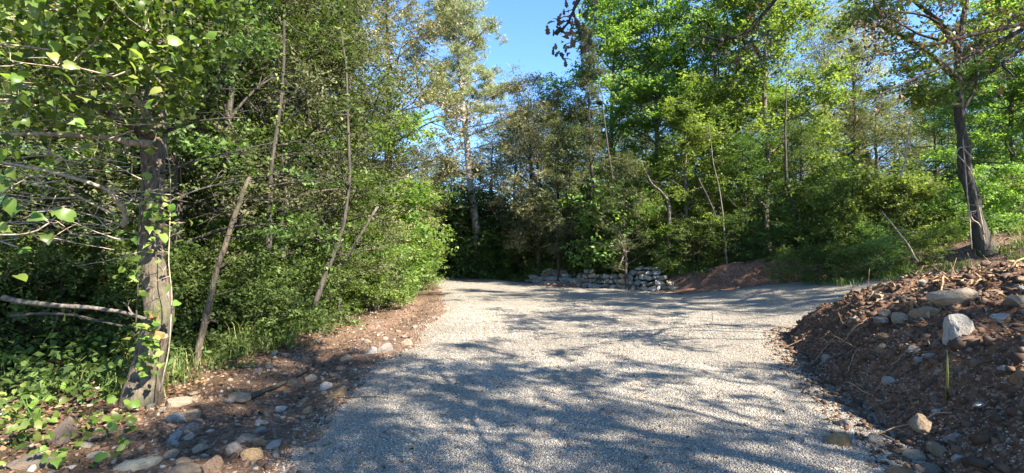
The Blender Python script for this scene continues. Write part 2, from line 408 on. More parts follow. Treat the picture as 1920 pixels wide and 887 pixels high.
# ------------------------------------------------------------------ gravel, pebbles, litter (uncountable)
CUBE = np.array([(-1,-1,-1),(1,-1,-1),(1,1,-1),(-1,1,-1),(-1,-1,1),(1,-1,1),(1,1,1),(-1,1,1)], float)*.5
CUBEF = np.array([(0,3,2,1),(4,5,6,7),(0,1,5,4),(1,2,6,5),(2,3,7,6),(3,0,4,7)])
OCT = np.array([(1,0,0),(0,1,0),(-1,0,0),(0,-1,0),(0,0,1),(0,0,-1)], float)*.62
OCTF = np.array([(0,1,4),(1,2,4),(2,3,4),(3,0,4),(1,0,5),(2,1,5),(3,2,5),(0,3,5)])
def scatter_stones(name, x, y, z, size, mat, kind_cube, rng, flat=.7, tint=None):
    base, bf = (CUBE, CUBEF) if kind_cube else (OCT, OCTF)
    n, k = len(x), len(base)
    V = np.repeat(base[None], n, 0)*rng.uniform(.55, 1.25, (n, k, 3))
    V = V*rng.uniform(.7, 1.35, (n, 1, 3)); V[:, :, 2] *= flat
    ang = rng.uniform(0, 2*math.pi, n); c, s = np.cos(ang)[:, None], np.sin(ang)[:, None]
    tl = rng.normal(0, .45, n); ct, st = np.cos(tl)[:, None], np.sin(tl)[:, None]
    x1, y1, z1 = V[..., 0], V[..., 1]*ct-V[..., 2]*st, V[..., 1]*st+V[..., 2]*ct
    V = np.stack([x1*c-y1*s, x1*s+y1*c, z1], -1)*size[:, None, None]
    V += np.stack([x, y, z], -1)[:, None]
    F = (bf[None]+np.arange(n)[:, None, None]*k).reshape(-1, bf.shape[1])
    t = rng.uniform(0, 1, n) if tint is None else tint
    me = mesh_np(name, V.reshape(-1, 3), F, mat, tint=np.repeat(t, len(bf)))
    return me
def road_points(n, y0, y1, x0, x1, rng, lo=-.25, yp=1.0):
    x = rng.uniform(x0, x1, n); y = y0+(y1-y0)*rng.uniform(0, 1, n)**yp
    k = (np.abs(x) < y*1.12+.4); x, y = x[k], y[k]
    rz, s = road_z(x, y)
    hh = poly_sdf(HEAP, x, y)
    p = sstep(lo, .25, s)*(1-.75*sstep(-.35, .15, hh)) 
    p = np.where((s < lo), 0, p)
    k = rng.uniform(0, 1, len(x)) < p; x, y = x[k], y[k]
    return x, y, surf(x, y)
def add_gravel(n, y0, y1, x0, x1, smin, smax, cube, rng, yp=1.0):
    x, y, z = road_points(n, y0, y1, x0, x1, rng, yp=yp)
    sz = smin+(smax-smin)*rng.uniform(0, 1, len(x))**2
    t = rng.uniform(0, .9, len(x)); u = rng.uniform(0, 1, len(x)); t = np.where(u < .035, .94, t); t = np.where(u > .985, 1.0, t)
    t = np.where(t < .9, np.clip(t+.5*fbm(x, y, .7, 3, 91)+.25*fbm(x, y, 3, 2, 95)+.12*np.cos((x+.1*y-.4)*2.4), 0, .89), t)
    s = poly_sdf(ROAD, x, y); t = np.where((s < .35) & (rng.uniform(0, 1, len(x)) < .28), .94, t)
    tag(link('gravel', scatter_stones('gravel', x, y, z+sz*.05, sz, M['gravel'], cube, rng, .75, t)), 'loose pale grey crushed stone spread over the track', kind='stuff')
add_gravel(125000, 3.0, 7.0, -2.8, 4.3, .006, .021, False, RNG, 1.25)
add_gravel(80000, 6.4, 15.0, -2.8, 7.5, .009, .027, False, RNG, 1.35)
add_gravel(28000, 9.0, 26.0, -4.5, 13, .016, .038, False, RNG, 1.2)

def verge_pts(n, rng):
    y = 2.6+rng.uniform(0, 1, n)**1.6*16; x = rng.uniform(-5.2, -1.5, n)-(y > 14)*(y-14)*.15
    s = poly_sdf(ROAD, x, y); k = (s < .15); return x[k], y[k]
x, y = verge_pts(14000, RNG); sz = .008+.04*RNG.uniform(0, 1, len(x))**4
tag(link('pebbles', scatter_stones('pebbles', x, y, surf(x, y)+sz*.1, sz, M['pebble'], True, RNG, .7)), 'clods and small stones strewn over the left verge soil', kind='stuff')
x = RNG.uniform(2.3, 9.5, 26000); y = RNG.uniform(2.4, 10.6, 26000); s = poly_sdf(HEAP, x, y)
k = (s > -.3) & ((s < 2.2) | (RNG.uniform(0, 1, len(x)) < .5)); x, y = x[k], y[k]; sz = .006+.040*RNG.uniform(0, 1, len(x))**4
tag(link('pebbles', scatter_stones('pebbles', x, y, surf(x, y)+sz*.1, sz, M['pebble'], True, RNG, .7, np.clip(RNG.beta(1.0, 3.0, len(x)), 0, 1)), heap), 'clods and grit in the heap', kind='stuff')
x = RNG.uniform(5.6, 16, 3500); y = RNG.uniform(12.5, 20.5, 3500); s = poly_sdf(ROAD, x, y); k = (s < .1) & (s > -2.2); x, y = x[k], y[k]; sz = .02+.08*RNG.uniform(0, 1, len(x))**3
tag(link('pebbles', scatter_stones('pebbles', x, y, surf(x, y)+sz*.1, sz, M['pebble'], False, RNG, .7)), 'clods and stones along the bank beyond the fork', kind='stuff')

def litter(x, y, size, rng, up=2.0):
    C = np.stack([x, y, surf(x, y)+.008], -1)
    return leaf_quads(C, size, .55, rng, up, .5)
x, y = verge_pts(5200, RNG); k = x < -2.5-RNG.uniform(0, 1.5, len(x)); V, F = litter(x[k], y[k], .055, RNG)
x2 = RNG.uniform(-8.5, -3.6, 9000); y2 = RNG.uniform(2.6, 12, 9000); V2, F2 = litter(x2, y2, .06, RNG)
x3 = RNG.uniform(-2, 4.3, 900); y3 = RNG.uniform(3.2, 14, 900); V3, F3 = litter(x3, y3, .045, RNG, 3)
VV, FF = merge([(V, F), (V2, F2), (V3, F3)])
tag(link('leaf_litter', mesh_np('leaf_litter', VV, FF, M['dryleaf'], tint=RNG.uniform(0, 1, len(FF[0])))), 'dry brown leaves lying on the soil and gravel', kind='stuff')
x = RNG.uniform(2.6, 9.5, 7000); y = RNG.uniform(2.6, 10, 7000); k = poly_sdf(HEAP, x, y) > -.4; V, F = litter(x[k], y[k], .05, RNG, 1.2)
tag(link('leaf_litter', mesh_np('leaf_litter', V, F, M['dryleaf'], tint=RNG.uniform(.2, 1, len(F))), heap), 'dry leaves and bark scraps mixed into the heap', kind='stuff')

x = RNG.uniform(2.6, 9.5, 5200); y = RNG.uniform(2.8, 10.4, 5200); k = poly_sdf(HEAP, x, y) > -.1; x, y = x[k], y[k]; sz = .025+.075*RNG.uniform(0, 1, len(x))**2.5
tag(link('clods', scatter_stones('clods', x, y, surf(x, y)-sz*.05, sz, M['pebble'], True, RNG, .7, RNG.uniform(.05, .5, len(x))), heap), 'crumbly lumps of soil all over the heap', kind='stuff')
x = RNG.uniform(3.6, 9.5, 800); y = RNG.uniform(4.5, 10, 800); k = poly_sdf(HEAP, x, y) > 1.2+RNG.uniform(-.4, .5, 800); x, y = x[k], y[k]
C = np.stack([x, y, surf(x, y)+.02], -1); V, F = leaf_quads(C, .16, .22, RNG, 1.3, .9)
tag(link('bark_shards', mesh_np('bark_shards', V, F, M['root']), heap), 'torn bark and wood shards lying on the heap', kind='stuff')
# ------------------------------------------------------------------ stones
import bmesh
def stone_mesh(seed, boxy, sub=3, cuts=9):
    rng = np.random.default_rng(seed); bm = bmesh.new(); bmesh.ops.create_icosphere(bm, subdivisions=sub, radius=1)
    P = np.array([v.co[:] for v in bm.verts])
    if boxy: P = np.sign(P)*np.abs(P)**.55; P /= np.abs(P).max()
    for n in rand_dirs(cuts, rng):
        c = rng.uniform(.5, .86); d = P@n; P -= np.where(d > c, d-c, 0)[:, None]*n[None]
    P *= (1+.05*np.sin(P@rand_dirs(1, rng)[0]*5)+.025*rng.normal(0, 1, len(P)))[:, None]
    for v, p in zip(bm.verts, P): v.co = p
    me = bpy.data.meshes.new('stone'); bm.to_mesh(me); bm.free(); me.materials.append(M['stone'])
    me.polygons.foreach_set('use_smooth', np.ones(len(me.polygons), bool)); me.set_sharp_from_angle(angle=R(28))
    return me
STONES = [stone_mesh(100+i, i % 3 == 0) for i in range(14)]
WALLST = [stone_mesh(300+i, True, 2, 6) for i in range(14)]
SMALL = [stone_mesh(400+i, False, 2, 7) for i in range(10)]
COLS = {'grey': (.30, .295, .28), 'pale': (.50, .47, .42), 'white': (.62, .60, .56), 'tan': (.40, .30, .20), 'ochre': (.46, .31, .15), 'brown': (.22, .15, .105),
        'blue': (.32, .34, .36), 'dark': (.16, .14, .12), 'beige': (.46, .38, .28), 'green': (.34, .35, .28), 'orange': (.42, .24, .12)}
def stone(px, py, wp, hp, col, label, group, rz=None, name='stone', mesh=None, sink=.46):
    P, d = hit(px, py+hp*.35)
    wx, hz = wp*d/FPX*.5, hp*d/FPX*.5
    o = link(name, mesh or random.choice([m for i, m in enumerate(STONES) if group != GH or i % 3]), None, (P[0], P[1], surf(P[0], P[1])+hz*(1-2*sink)*.8), (random.uniform(-.25, .25), random.uniform(-.25, .25), random.uniform(0, 6.28) if rz is None else rz),
             (wx*random.uniform(1.0, 1.15), wx*random.uniform(.6, 1.0), hz*1.3))
    c = [v*.66+.34*e for v, e in zip(COLS[col], (.24, .165, .115))]; k = random.uniform(.85, 1.1); o.color = (c[0]*k, c[1]*k, c[2]*k, 1)
    return tag(o, label, 'stone', group)
GV, GH = 'stones on the left verge', 'stones on the soil heap'
for a in [
 (255,865,72,34,'green','large flat grey green stone at the verge edge nearest the viewer'),
 (398,866,46,48,'brown','upright rusty brown boulder right of the flat grey green stone'),
 (343,750,46,22,'beige','pale beige stone just right of the near tree trunk'),
 (366,745,24,18,'tan','small tan stone touching the pale beige one by the trunk'),
 (328,782,34,22,'blue','bluish grey stone below the beige stones by the trunk'),
 (360,775,44,24,'tan','broad tan slab lying between bluish stone and red soil'),
 (358,800,34,20,'grey','pitted grey stone under the broad tan slab'),
 (331,812,48,26,'blue','layered slate grey stone leaning downhill toward the gravel'),
 (326,828,24,18,'blue','small smooth blue grey stone beside the layered slate stone'),
 (352,817,26,18,'pale','thin whitish wedge of stone pointing at the red soil patch'),
 (440,838,34,22,'grey','grey pointed stone in the middle of the red soil patch'),
 (458,818,44,24,'beige','arched beige stone above the pointed grey stone'),
 (470,850,44,28,'ochre','smooth ochre slab at the edge of the gravel'),
 (490,828,30,16,'orange','small orange stone next to the smooth ochre slab'),
 (345,880,60,26,'dark','dark half buried block between the two large front stones'),
 (125,802,60,52,'dark','dark mossy boulder left of the near trunk'),
 (62,862,80,28,'dark','long dark slab in the far corner of the verge'),
 (552,715,38,22,'brown','rounded brown boulder beside a fallen stick'),
 (608,722,40,18,'pale','cream flat stone in the row beside the gravel edge'),
 (636,735,52,20,'ochre','long yellowish stone half sunk under the track edge'),
 (582,708,30,18,'beige','sandy stone at the upper end of the row beside gravel'),
 (697,655,30,20,'pale','cream stone standing on a pink soil patch far up the verge'),
 (724,650,36,20,'grey','grey block right of the cream stone up the verge'),
 (760,640,26,18,'beige','dull beige stone at the edge of shade up the verge'),
 (650,668,26,16,'tan','tan stone on the pink soil patch up the verge'),
 (530,765,36,14,'white','white flat stone lit by sun on the verge'),
 (575,768,26,14,'ochre','yellow pebble beside the lit white flat stone'),
 (490,790,26,14,'pale','pale stone between the boulder and the lit white stone'),
 (180,850,30,14,'grey','thin grey shard between the mossy boulder and the flat stone'),
 (450,742,40,22,'tan','pinkish tan stone above the shaded hollow'),
]: stone(*a, GV)
for a in [
 (1797,606,62,58,'pale','largest pale boulder set into the brow of the heap'),
 (1783,548,74,42,'beige','wedge shaped beige rock on the heap top'),
 (1570,817,52,42,'ochre','rounded ochre stone alone on gravel at the heap foot'),
 (1580,790,30,24,'grey','small grey stone behind the rounded ochre stone'),
 (1740,582,66,26,'tan','tan slab on the brow left of the largest boulder'),
 (1695,592,42,22,'beige','dusty beige stone on the heap face left of the tan slab'),
 (1655,598,34,20,'grey','grey stone half way up the left flank of the heap'),
 (1875,590,46,20,'white','bright white flat stone on the sunny heap top'),
 (1837,760,24,18,'white','small white angular stone alone on the shaded dark soil'),
 (1756,770,22,10,'white','thin white flake below the green shoot'),
 (1797,858,28,14,'white','small white stone low on the dark heap face'),
 (1793,818,38,18,'grey','flat grey stone pair low on the dark heap face'),
 (1720,853,46,22,'beige','beige stone where the heap foot meets the gravel'),
 (1637,820,36,22,'beige','square beige stone right of the ochre stone'),
 (1912,700,30,46,'orange','rusty orange block at the side of the heap'),
 (1880,690,20,12,'white','white chip on the dark soil left of the rusty block'),
 (1715,652,22,16,'pale','pale chip at the middle of the shaded heap face'),
 (1725,672,22,16,'white','whitish lump just below the pale chip'),
 (1600,600,28,18,'brown','brown stone near the tip of the heap'),
 (1655,648,24,18,'tan','tan stone in the shade under a bent root'),
 (1550,670,22,18,'grey','grey stone on the left foot of the heap'),
 (1900,560,44,22,'tan','sunny tan stone among roots on the heap top'),
 (1690,880,50,26,'orange','broken orange stone at the very foot of the heap'),
 (1740,878,46,20,'dark','flat dark slab at the very foot of the heap'),
]: stone(*a, GH)
rr = random.Random(5)
SIZEW = {'grey': 'small grey stone bedded in the left verge soil', 'pale': 'small pale stone bedded in the left verge soil', 'tan': 'small tan stone bedded in the left verge soil',
         'beige': 'small sandy stone bedded in the left verge soil', 'brown': 'small brown stone bedded in the left verge soil'}
for i in range(70):
    d = 3.3+rr.random()**1.5*11; x = rr.uniform(-3.9, -1.9)-max(0, d-4.5)*.02
    if abs(x) > d: continue
    c = rr.choice(list(SIZEW)); s = rr.uniform(.02, .065)
    o = link('stone', rr.choice(SMALL), None, (x, d, float(surf(x, d))+s*.25), (rr.uniform(-.4, .4), rr.uniform(-.4, .4), rr.uniform(0, 6.3)), (s*1.2, s, s*.7))
    k = rr.uniform(.75, 1.05); o.color = tuple((v*.65+.35*e)*k for v, e in zip(COLS[c], (.22, .15, .10)))+(1,); tag(o, SIZEW[c].replace('small', 'small' if s > .042 else 'tiny')+(' near the near tree' if d < 6 else ' half way to the bend' if d < 9 else ' toward the bend'), 'stone', 'stones bedded in the verge')
HC = {'grey': 'small grey stone bedded in the heap of soil', 'pale': 'small pale stone bedded in the heap of soil', 'tan': 'small tan stone bedded in the heap of soil', 'brown': 'small brown stone bedded in the heap of soil', 'beige': 'small sandy stone bedded in the heap of soil'}
for i in range(210):
    x, y = rr.uniform(2.9, 8), rr.uniform(3.2, 9.6)
    if float(poly_sdf(HEAP, np.array(x), np.array(y))) < -.25: continue
    c = rr.choice(list(HC)); s = .018+.075*rr.random()**3
    o = link('stone', rr.choice(SMALL), None, (x, y, float(surf(x, y))+s*.2), (rr.uniform(-.5, .5), rr.uniform(-.5, .5), rr.uniform(0, 6.3)), (s*rr.uniform(1, 1.6), s, s*rr.uniform(.5, .85)))
    k = rr.uniform(.75, 1.1); o.color = tuple((v*.75+.25*e)*k for v, e in zip(COLS[c], (.20, .135, .095)))+(1,); hs_ = float(poly_sdf(HEAP, np.array(x), np.array(y))); tag(o, HC[c].replace('small', 'small' if s > .045 else 'tiny')+(' at its foot' if hs_ < .35 else ' on its flank' if hs_ < 1.2 else ' on its top'), 'stone', 'stones bedded in the heap')

# ------------------------------------------------------------------ dry stone walls
def dry_wall(p0, p1, h, label, seed, tumbled=False):
    rng = random.Random(seed); p0 = np.array(p0); p1 = np.array(p1); L = np.linalg.norm(p1-p0); u = (p1-p0)/L; nrm = np.array((u[1], -u[0]))
    if nrm[1] > 0: nrm = -nrm
    base = thing('dry_stone_wall', (p0[0], p0[1], float(terrain(*p0))), label, 'stone wall'); B = np.array(base.location)
    z = .0
    while z < h:
        rh = rng.uniform(.14, .27); s = -rng.uniform(0, .2)
        while s < L:
            wl = rng.uniform(.16, .46)
            hl = h*(.72+.28*math.sin(s*1.7+seed))*(1 if not tumbled else .9)*(min(1, .5+(s+.2)*.8))*(min(1, .45+(L-s)*.6))
            if z < hl:
                q = p0+u*(s+wl/2)-nrm*(z*(.25 if not tumbled else .9))+nrm*rng.uniform(-.04, .05)
                g = min(float(terrain(*(p0+u*(s+wl/2)+nrm*.2))), float(terrain(*p0))+.25)
                o = link('stone', rng.choice(WALLST), base, (q[0]-B[0], q[1]-B[1], g+z+rh/2-B[2]-.03),
                         (rng.uniform(-.25, .25), rng.uniform(-.28, .28)*(2 if tumbled else 1), math.atan2(u[1], u[0])+rng.uniform(-.2, .2)+(math.pi if rng.random() < .5 else 0)),
                         (wl*.56, rng.uniform(.16, .24), rh*.56*rng.uniform(.85, 1.1)))
                c = COLS[rng.choice(['grey', 'grey', 'pale', 'blue', 'blue', 'beige'])]; k = rng.uniform(.8, 1.15); o.color = tuple(v*k for v in c)+(1,)
            s += wl
        z += rh*.92
    return base
dry_wall((3.15, 23.9), (6.5, 20.5), 1.05, 'low grey dry stone wall holding the bank beside the track', 2)
dry_wall((0.95, 27.4), (3.1, 24.0), .95, 'tumbled grey stone heap left of the dry stone wall', 5, True)

# ------------------------------------------------------------------ trees: growth
class Grown: pass
def grow(seed, H, r0, cb, cr, nl, prof, e0, e1, nsub, rc, lean=0.0, wob=.12, tw=2, skip=.0, twig=True, stems=1):
    rng = np.random.default_rng(seed); thick, thin, cl = [], [], []
    for st in range(stems):
        ox = np.zeros(3); az0 = rng.uniform(0, 6.28)
        hh = H*(1 if st == 0 else rng.uniform(.6, .95))
        if stems > 1: ox = np.array((math.cos(az0), math.sin(az0), 0))*rng.uniform(0, .25)
        t = np.linspace(0, 1, 13)
        k = np.cumsum(rng.normal(0, wob*H/40, (13, 2)), 0)
        sp = lean+(0 if stems == 1 else rng.uniform(.1, .45)*hh)
        T = np.stack([ox[0]+k[:, 0]+sp*math.cos(az0)*t, ox[1]+k[:, 1]+sp*math.sin(az0)*t, hh*t-.15], -1)
        rad = r0/(stems**.5)*((1-t)**.8*.92+.06); rad[0] *= 1.35
        thick.append((T, rad))
        n = max(3, nl//stems)
        for i in range(n):
            f = cb+(0.99-cb)*((i+rng.uniform(0, 1))/n); az = i*2.4+rng.uniform(-.5, .5)+st
            j = f*12; a = int(min(j, 11)); b0 = T[a]+(T[a+1]-T[a])*(j-a)
            u = (f-cb)/(1-cb); ln = cr*prof(u)*rng.uniform(.75, 1.2)
            if ln < .15: continue
            el = e0+(e1-e0)*u+rng.uniform(-.2, .2)
            d = np.array((math.cos(az)*math.cos(el), math.sin(az)*math.cos(el), math.sin(el)))
            P = wander(b0, b0+d*ln, 6, ln*.05, rng, ln*rng.uniform(-.05, .12))
            rl = np.interp(f, t, rad)*.5; q = np.linspace(1, .12, 6)
            thick.append((P, np.maximum(rl*q, .006)))
            if rng.uniform() > skip: cl.append((P[-1], rc*rng.uniform(.7, 1.15)))
            for s in range(nsub):
                g = rng.uniform(.3, .95); p = P[int(g*5)]
                d2 = d*.6+rng.normal(0, .55, 3)+np.array((0, 0, .15)); d2 /= np.linalg.norm(d2)
                l2 = ln*rng.uniform(.25, .5)+rc*.3
                Q = wander(p, p+d2*l2, 4, l2*.06, rng)
                thin.append((Q, np.maximum(rl*.4*np.linspace(1, .2, 4), .004)))
                if rng.uniform() < skip: continue
                cl.append((Q[-1], rc*rng.uniform(.55, 1.1)))
                for _ in range(tw-1): cl.append((Q[2]+rng.normal(0, rc*.5, 3), rc*rng.uniform(.5, .9)))
    g = Grown(); g.thick, g.thin, g.cl, g.rng = thick, thin, cl, rng
    return g
def foliage(g, total, L, W, up, flat=.65, shell=.6, droop=0.0, fold=.3):
    rng = g.rng; w_ = np.array([c[1]**2 for c in g.cl]); n = np.maximum(4, (total*w_/w_.sum())).astype(int)
    C = np.repeat(np.array([c[0] for c in g.cl]), n, 0); r = np.repeat(np.array([c[1] for c in g.cl]), n)
    ti = np.repeat(rng.uniform(-.18, .18, len(g.cl)), n)
    m = len(C)//8+1; sp = np.arange(len(C))//8        # leaves sit along short sprays of eight
    ds = rand_dirs(m, rng, .25)*(rng.uniform(0, 1, m)**(1-shell))[:, None]; ds[:, 2] *= flat
    ds *= (1+.25*rng.normal(0, 1, m))[:, None]
    ax = rand_dirs(m, rng)*.7+ds; ax[:, 2] *= .5; ax /= np.linalg.norm(ax, axis=1)[:, None]+1e-9
    k = (np.arange(len(C)) % 8)-3.5
    C = C+ds[sp]*r[:, None]+ax[sp]*(k*L*.55)[:, None]+rng.normal(0, L*.28, (len(C), 3))
    ns = rand_dirs(m, rng, up+.6)
    V, F = leaf_quads(C, L, W, rng, up, fold, droop, ns[sp])
    ti = ti+np.repeat(rng.uniform(-.12, .12, m), 8)[:len(C)]
    tint = np.clip(rng.beta(2, 2.2, len(C))+ti, 0, 1)
    return V, F, tint
def needles(g, tufts, per, L, W):
    rng = g.rng; w_ = np.array([c[1]**2 for c in g.cl]); n = np.maximum(2, tufts*w_/w_.sum()).astype(int)
    C = np.repeat(np.array([c[0] for c in g.cl]), n, 0); r = np.repeat(np.array([c[1] for c in g.cl]), n)
    C = C+rand_dirs(len(C), rng, .3)*r[:, None]*(rng.uniform(0, 1, len(C))**.4)[:, None]*np.array((1, 1, .5))
    m = len(C); C = np.repeat(C, per, 0); D = rand_dirs(len(C), rng, .7); S = np.cross(D, rand_dirs(len(C), rng)); S /= np.linalg.norm(S, axis=1)[:, None]+1e-9
    l = (L*rng.uniform(.7, 1.2, len(C)))[:, None]
    V = np.stack([C-S*W*.5, C+S*W*.5, C+D*l+S*W*.2, C+D*l-S*W*.2], 1).reshape(-1, 3)
    return V, np.arange(len(C)*4).reshape(-1, 4), np.clip(np.repeat(rng.uniform(.1, .9, m), per)+rng.normal(0, .12, len(C)), 0, 1)
round_ = lambda u: max(.15, math.sin(math.pi*min(1, .12+.86*u))**.6)
cone_ = lambda u: max(.1, (1-u)**.7*(.6+.4*min(1, u*4)))
dome_ = lambda u: max(.12, (1-u**2.2)**.5)
PROTO = {}
def proto(key, g, leafmat, bark, total, L, W, up, flat=.65, shell=.6, pine=None, droop=0., fold=.3):
    V1, F1 = tubes(g.thick, 8); 
    VV, FF = merge([(V1, F1)]+([tubes(g.thin, 4)] if g.thin else []))
    tm = mesh_np(key+'_trunk', VV, FF, M[bark], smooth=True)
    V, F, t = needles(g, *pine) if pine else foliage(g, total, L, W, up, flat, shell, droop, fold)
    cm = mesh_np(key+'_crown', V, F, M[leafmat], tint=t)
    PROTO[key] = (tm, cm)
proto('holm_a', grow(11, 9.5, .16, .16, 2.5, 22, round_, .1, .9, 4, .62), 'holm', 'barkdark', 34000, .075, .5, .6)
proto('holm_b', grow(12, 8.0, .15, .10, 2.6, 20, dome_, .0, .9, 4, .66), 'holm', 'barkdark', 32000, .075, .5, .6)
proto('olive', grow(13, 10, .16, .12, 2.7, 26, round_, .2, .9, 4, .65), 'olive', 'barkdark', 36000, .075, .55, .6)
proto('slender', grow(14, 12.5, .11, .12, 1.45, 30, cone_, .5, 1.1, 3, .42, skip=.15), 'holm', 'barkdark', 26000, .07, .5, .5)
proto('decid_a', grow(15, 14, .17, .14, 3.1, 30, dome_, .25, 1.0, 4, .80, wob=.18), 'decid', 'bark', 56000, .115, .75, .9, .5)
proto('decid_b', grow(16, 11.5, .15, .10, 2.9, 26, dome_, .15, 1.0, 4, .78, wob=.18), 'decid', 'bark', 50000, .11, .75, .9, .5)
proto('bushy', grow(17, 4.6, .06, .06, 1.7, 22, round_, .3, 1.0, 3, .5, stems=3), 'decid', 'bark', 12500, .115, .72, .9, .5)
proto('shrub_a', grow(18, 2.8, .05, .05, 1.3, 24, dome_, .2, 1.0, 3, .42, stems=4), 'shrub', 'bark', 9000, .10, .6, .6, .6)
proto('shrub_b', grow(19, 2.2, .04, .03, 1.2, 20, dome_, .1, .9, 3, .42, stems=4), 'shrub', 'bark', 7500, .09, .6, .6, .6)
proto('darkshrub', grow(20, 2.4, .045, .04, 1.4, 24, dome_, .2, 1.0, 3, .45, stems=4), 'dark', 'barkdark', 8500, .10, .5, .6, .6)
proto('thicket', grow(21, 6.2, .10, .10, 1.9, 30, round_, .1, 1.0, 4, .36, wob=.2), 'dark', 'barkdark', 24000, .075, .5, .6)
proto('thicket_olive', grow(22, 6.8, .10, .15, 1.9, 30, round_, .2, 1.0, 4, .36, wob=.2), 'holm', 'barkdark', 26000, .062, .48, .6)
proto('sparse', grow(23, 10, .16, .45, 3.0, 15, dome_, .2, 1.0, 4, .55, wob=.25, skip=.3), 'decid', 'bark', 13000, .10, .65, .8, .5)
proto('airy', grow(27, 10, .14, .42, 3.0, 15, dome_, .2, 1.0, 4, .42, wob=.25, skip=.45), 'decid', 'bark', 8000, .095, .65, .8, .5)
g = grow(24, 21.5, .29, .44, 4.3, 44, lambda u: max(.2, (1-u*.9)**.5)*(.75+.25*math.sin(u*19)), .25, .9, 4, .62, wob=.12)
for i in range(13):                      # bare lower limbs
    z = 6.0+i*.45; az = i*2.1; p0 = np.array((0, 0, z)); p0[:2] = [np.interp(z, g.thick[0][0][:, 2], g.thick[0][0][:, k]) for k in (0, 1)]
    P = wander(p0, p0+np.array((math.cos(az)*2.2, math.sin(az)*2.2, .25)), 6, .1, g.rng); g.thick.append((P, np.linspace(.05, .01, 6)))
    for s in range(3): g.thin.append((wander(P[2+s], P[2+s]+g.rng.normal(0, .5, 3), 4, .05, g.rng), np.linspace(.018, .006, 4)))
proto('pine', g, 'pine', 'barkpine', 0, 0, 0, 0, pine=(7400, 11, .25, .028))

def tree(key, name, x, y, scale, label, cat='tree', group=None, rz=None, zoff=-.05):
    tm, cm = PROTO[key]
    root = thing(name, (x, y, float(terrain(x, y))+zoff), label, cat, group, random.uniform(0, 6.28) if rz is None else rz, scale)
    link('trunk', tm, root); link('crown', cm, root)
    return root
PH = {'holm_a': 9.8, 'holm_b': 8.4, 'olive': 10.4, 'slender': 12.8, 'decid_a': 14.4, 'decid_b': 12, 'bushy': 4.9, 'shrub_a': 3.0, 'shrub_b': 2.4, 'darkshrub': 2.6, 'thicket': 6.5, 'thicket_olive': 7.1, 'sparse': 10.3, 'airy': 10.3, 'pine': 21.8}
def tree_px(key, name, px, d, ytop, label, cat='tree', group=None, smul=None, rz=None):
    x = (px-CX)/FPX*d; z = float(terrain(x, d)); top = 1.6+(476-ytop)/FPX*d
    s = (top-z)/PH[key] if smul is None else smul
    return tree(key, name, x, d, s, label, cat, group, rz)

# ------------------------------------------------------------------ the wood
pine = tree('pine', 'pine_tree', -2.05, 33, 1.02, 'tall pine with pale straight trunk at the end of the track', 'tree', None, 2.2)
pine.rotation_euler = (0, R(-5.5), 0)
T = tree_px
# beyond the wall and the fork
T('olive', 'holm_oak', 1000, 31, 150, 'olive grey holm oak just right of the tall pine trunk')
T('olive', 'holm_oak', 1015, 27.5, 200, 'dusky holm oak behind the tumbled stone heap')
T('slender', 'holm_oak', 1105, 24.5, 28, 'slim dark holm oak rising to a pointed top against the sky')
T('slender', 'sapling', 1045, 25.5, 80, 'wispy sapling standing alone against the blue sky', smul=.82)
T('holm_a', 'holm_oak', 1050, 30, 165, 'grey holm oak under the open patch of sky')
T('thicket_olive', 'holm_oak', 1075, 25.5, 235, 'low dark holm oak over the left end of the stone wall')
T('decid_a', 'maple_tree', 1225, 26.5, -70, 'tall bright green tree behind the middle of the stone wall')
T('decid_a', 'maple_tree', 1345, 24.5, -55, 'tall bright green tree behind the bare red mound')
T('decid_b', 'maple_tree', 1445, 22.5, -20, 'full green tree left of the olive topped oak', smul=1.12)
T('decid_b', 'maple_tree', 1290, 22.0, 170, 'shorter green tree filling the gap under the two tallest green trees')
T('decid_a', 'maple_tree', 1150, 29, -40, 'tall green tree half hidden behind the slim pointed oak', smul=None)
T('olive', 'holm_oak', 1610, 30, 20, 'tall olive toned oak at the left edge of the small sky patch')
T('olive', 'holm_oak', 1545, 28, 45, 'holm oak with sunny olive yellow top right of the green trees')
T('thicket_olive', 'holm_oak', 1175, 21.8, 290, 'small grey leaved oak over the right half of the stone wall')
T('thicket', 'holm_oak', 1400, 20.6, 250, 'small dark oak in the shade behind the red mound')
T('thicket', 'holm_oak', 1500, 20.0, 235, 'small dark oak with forked stems right of the red mound')
T('holm_a', 'holm_oak', 1650, 26, 165, 'grey green holm oak under the patch of sky behind the twisted oak')
T('slender', 'sapling', 1610, 24, 120, 'thin leaning holm oak between the olive top and the sky patch', smul=.75)
T('decid_b', 'maple_tree', 1900, 19, -30, 'deep green tree behind the twisted oak')
T('decid_a', 'maple_tree', 2040, 18, -60, 'deep green tree at the edge of the wood past the twisted oak')
T('holm_b', 'holm_oak', 1760, 22, 150, 'dark holm oak behind the twisted oak trunk')
SH = 'shrubs along the far bank'
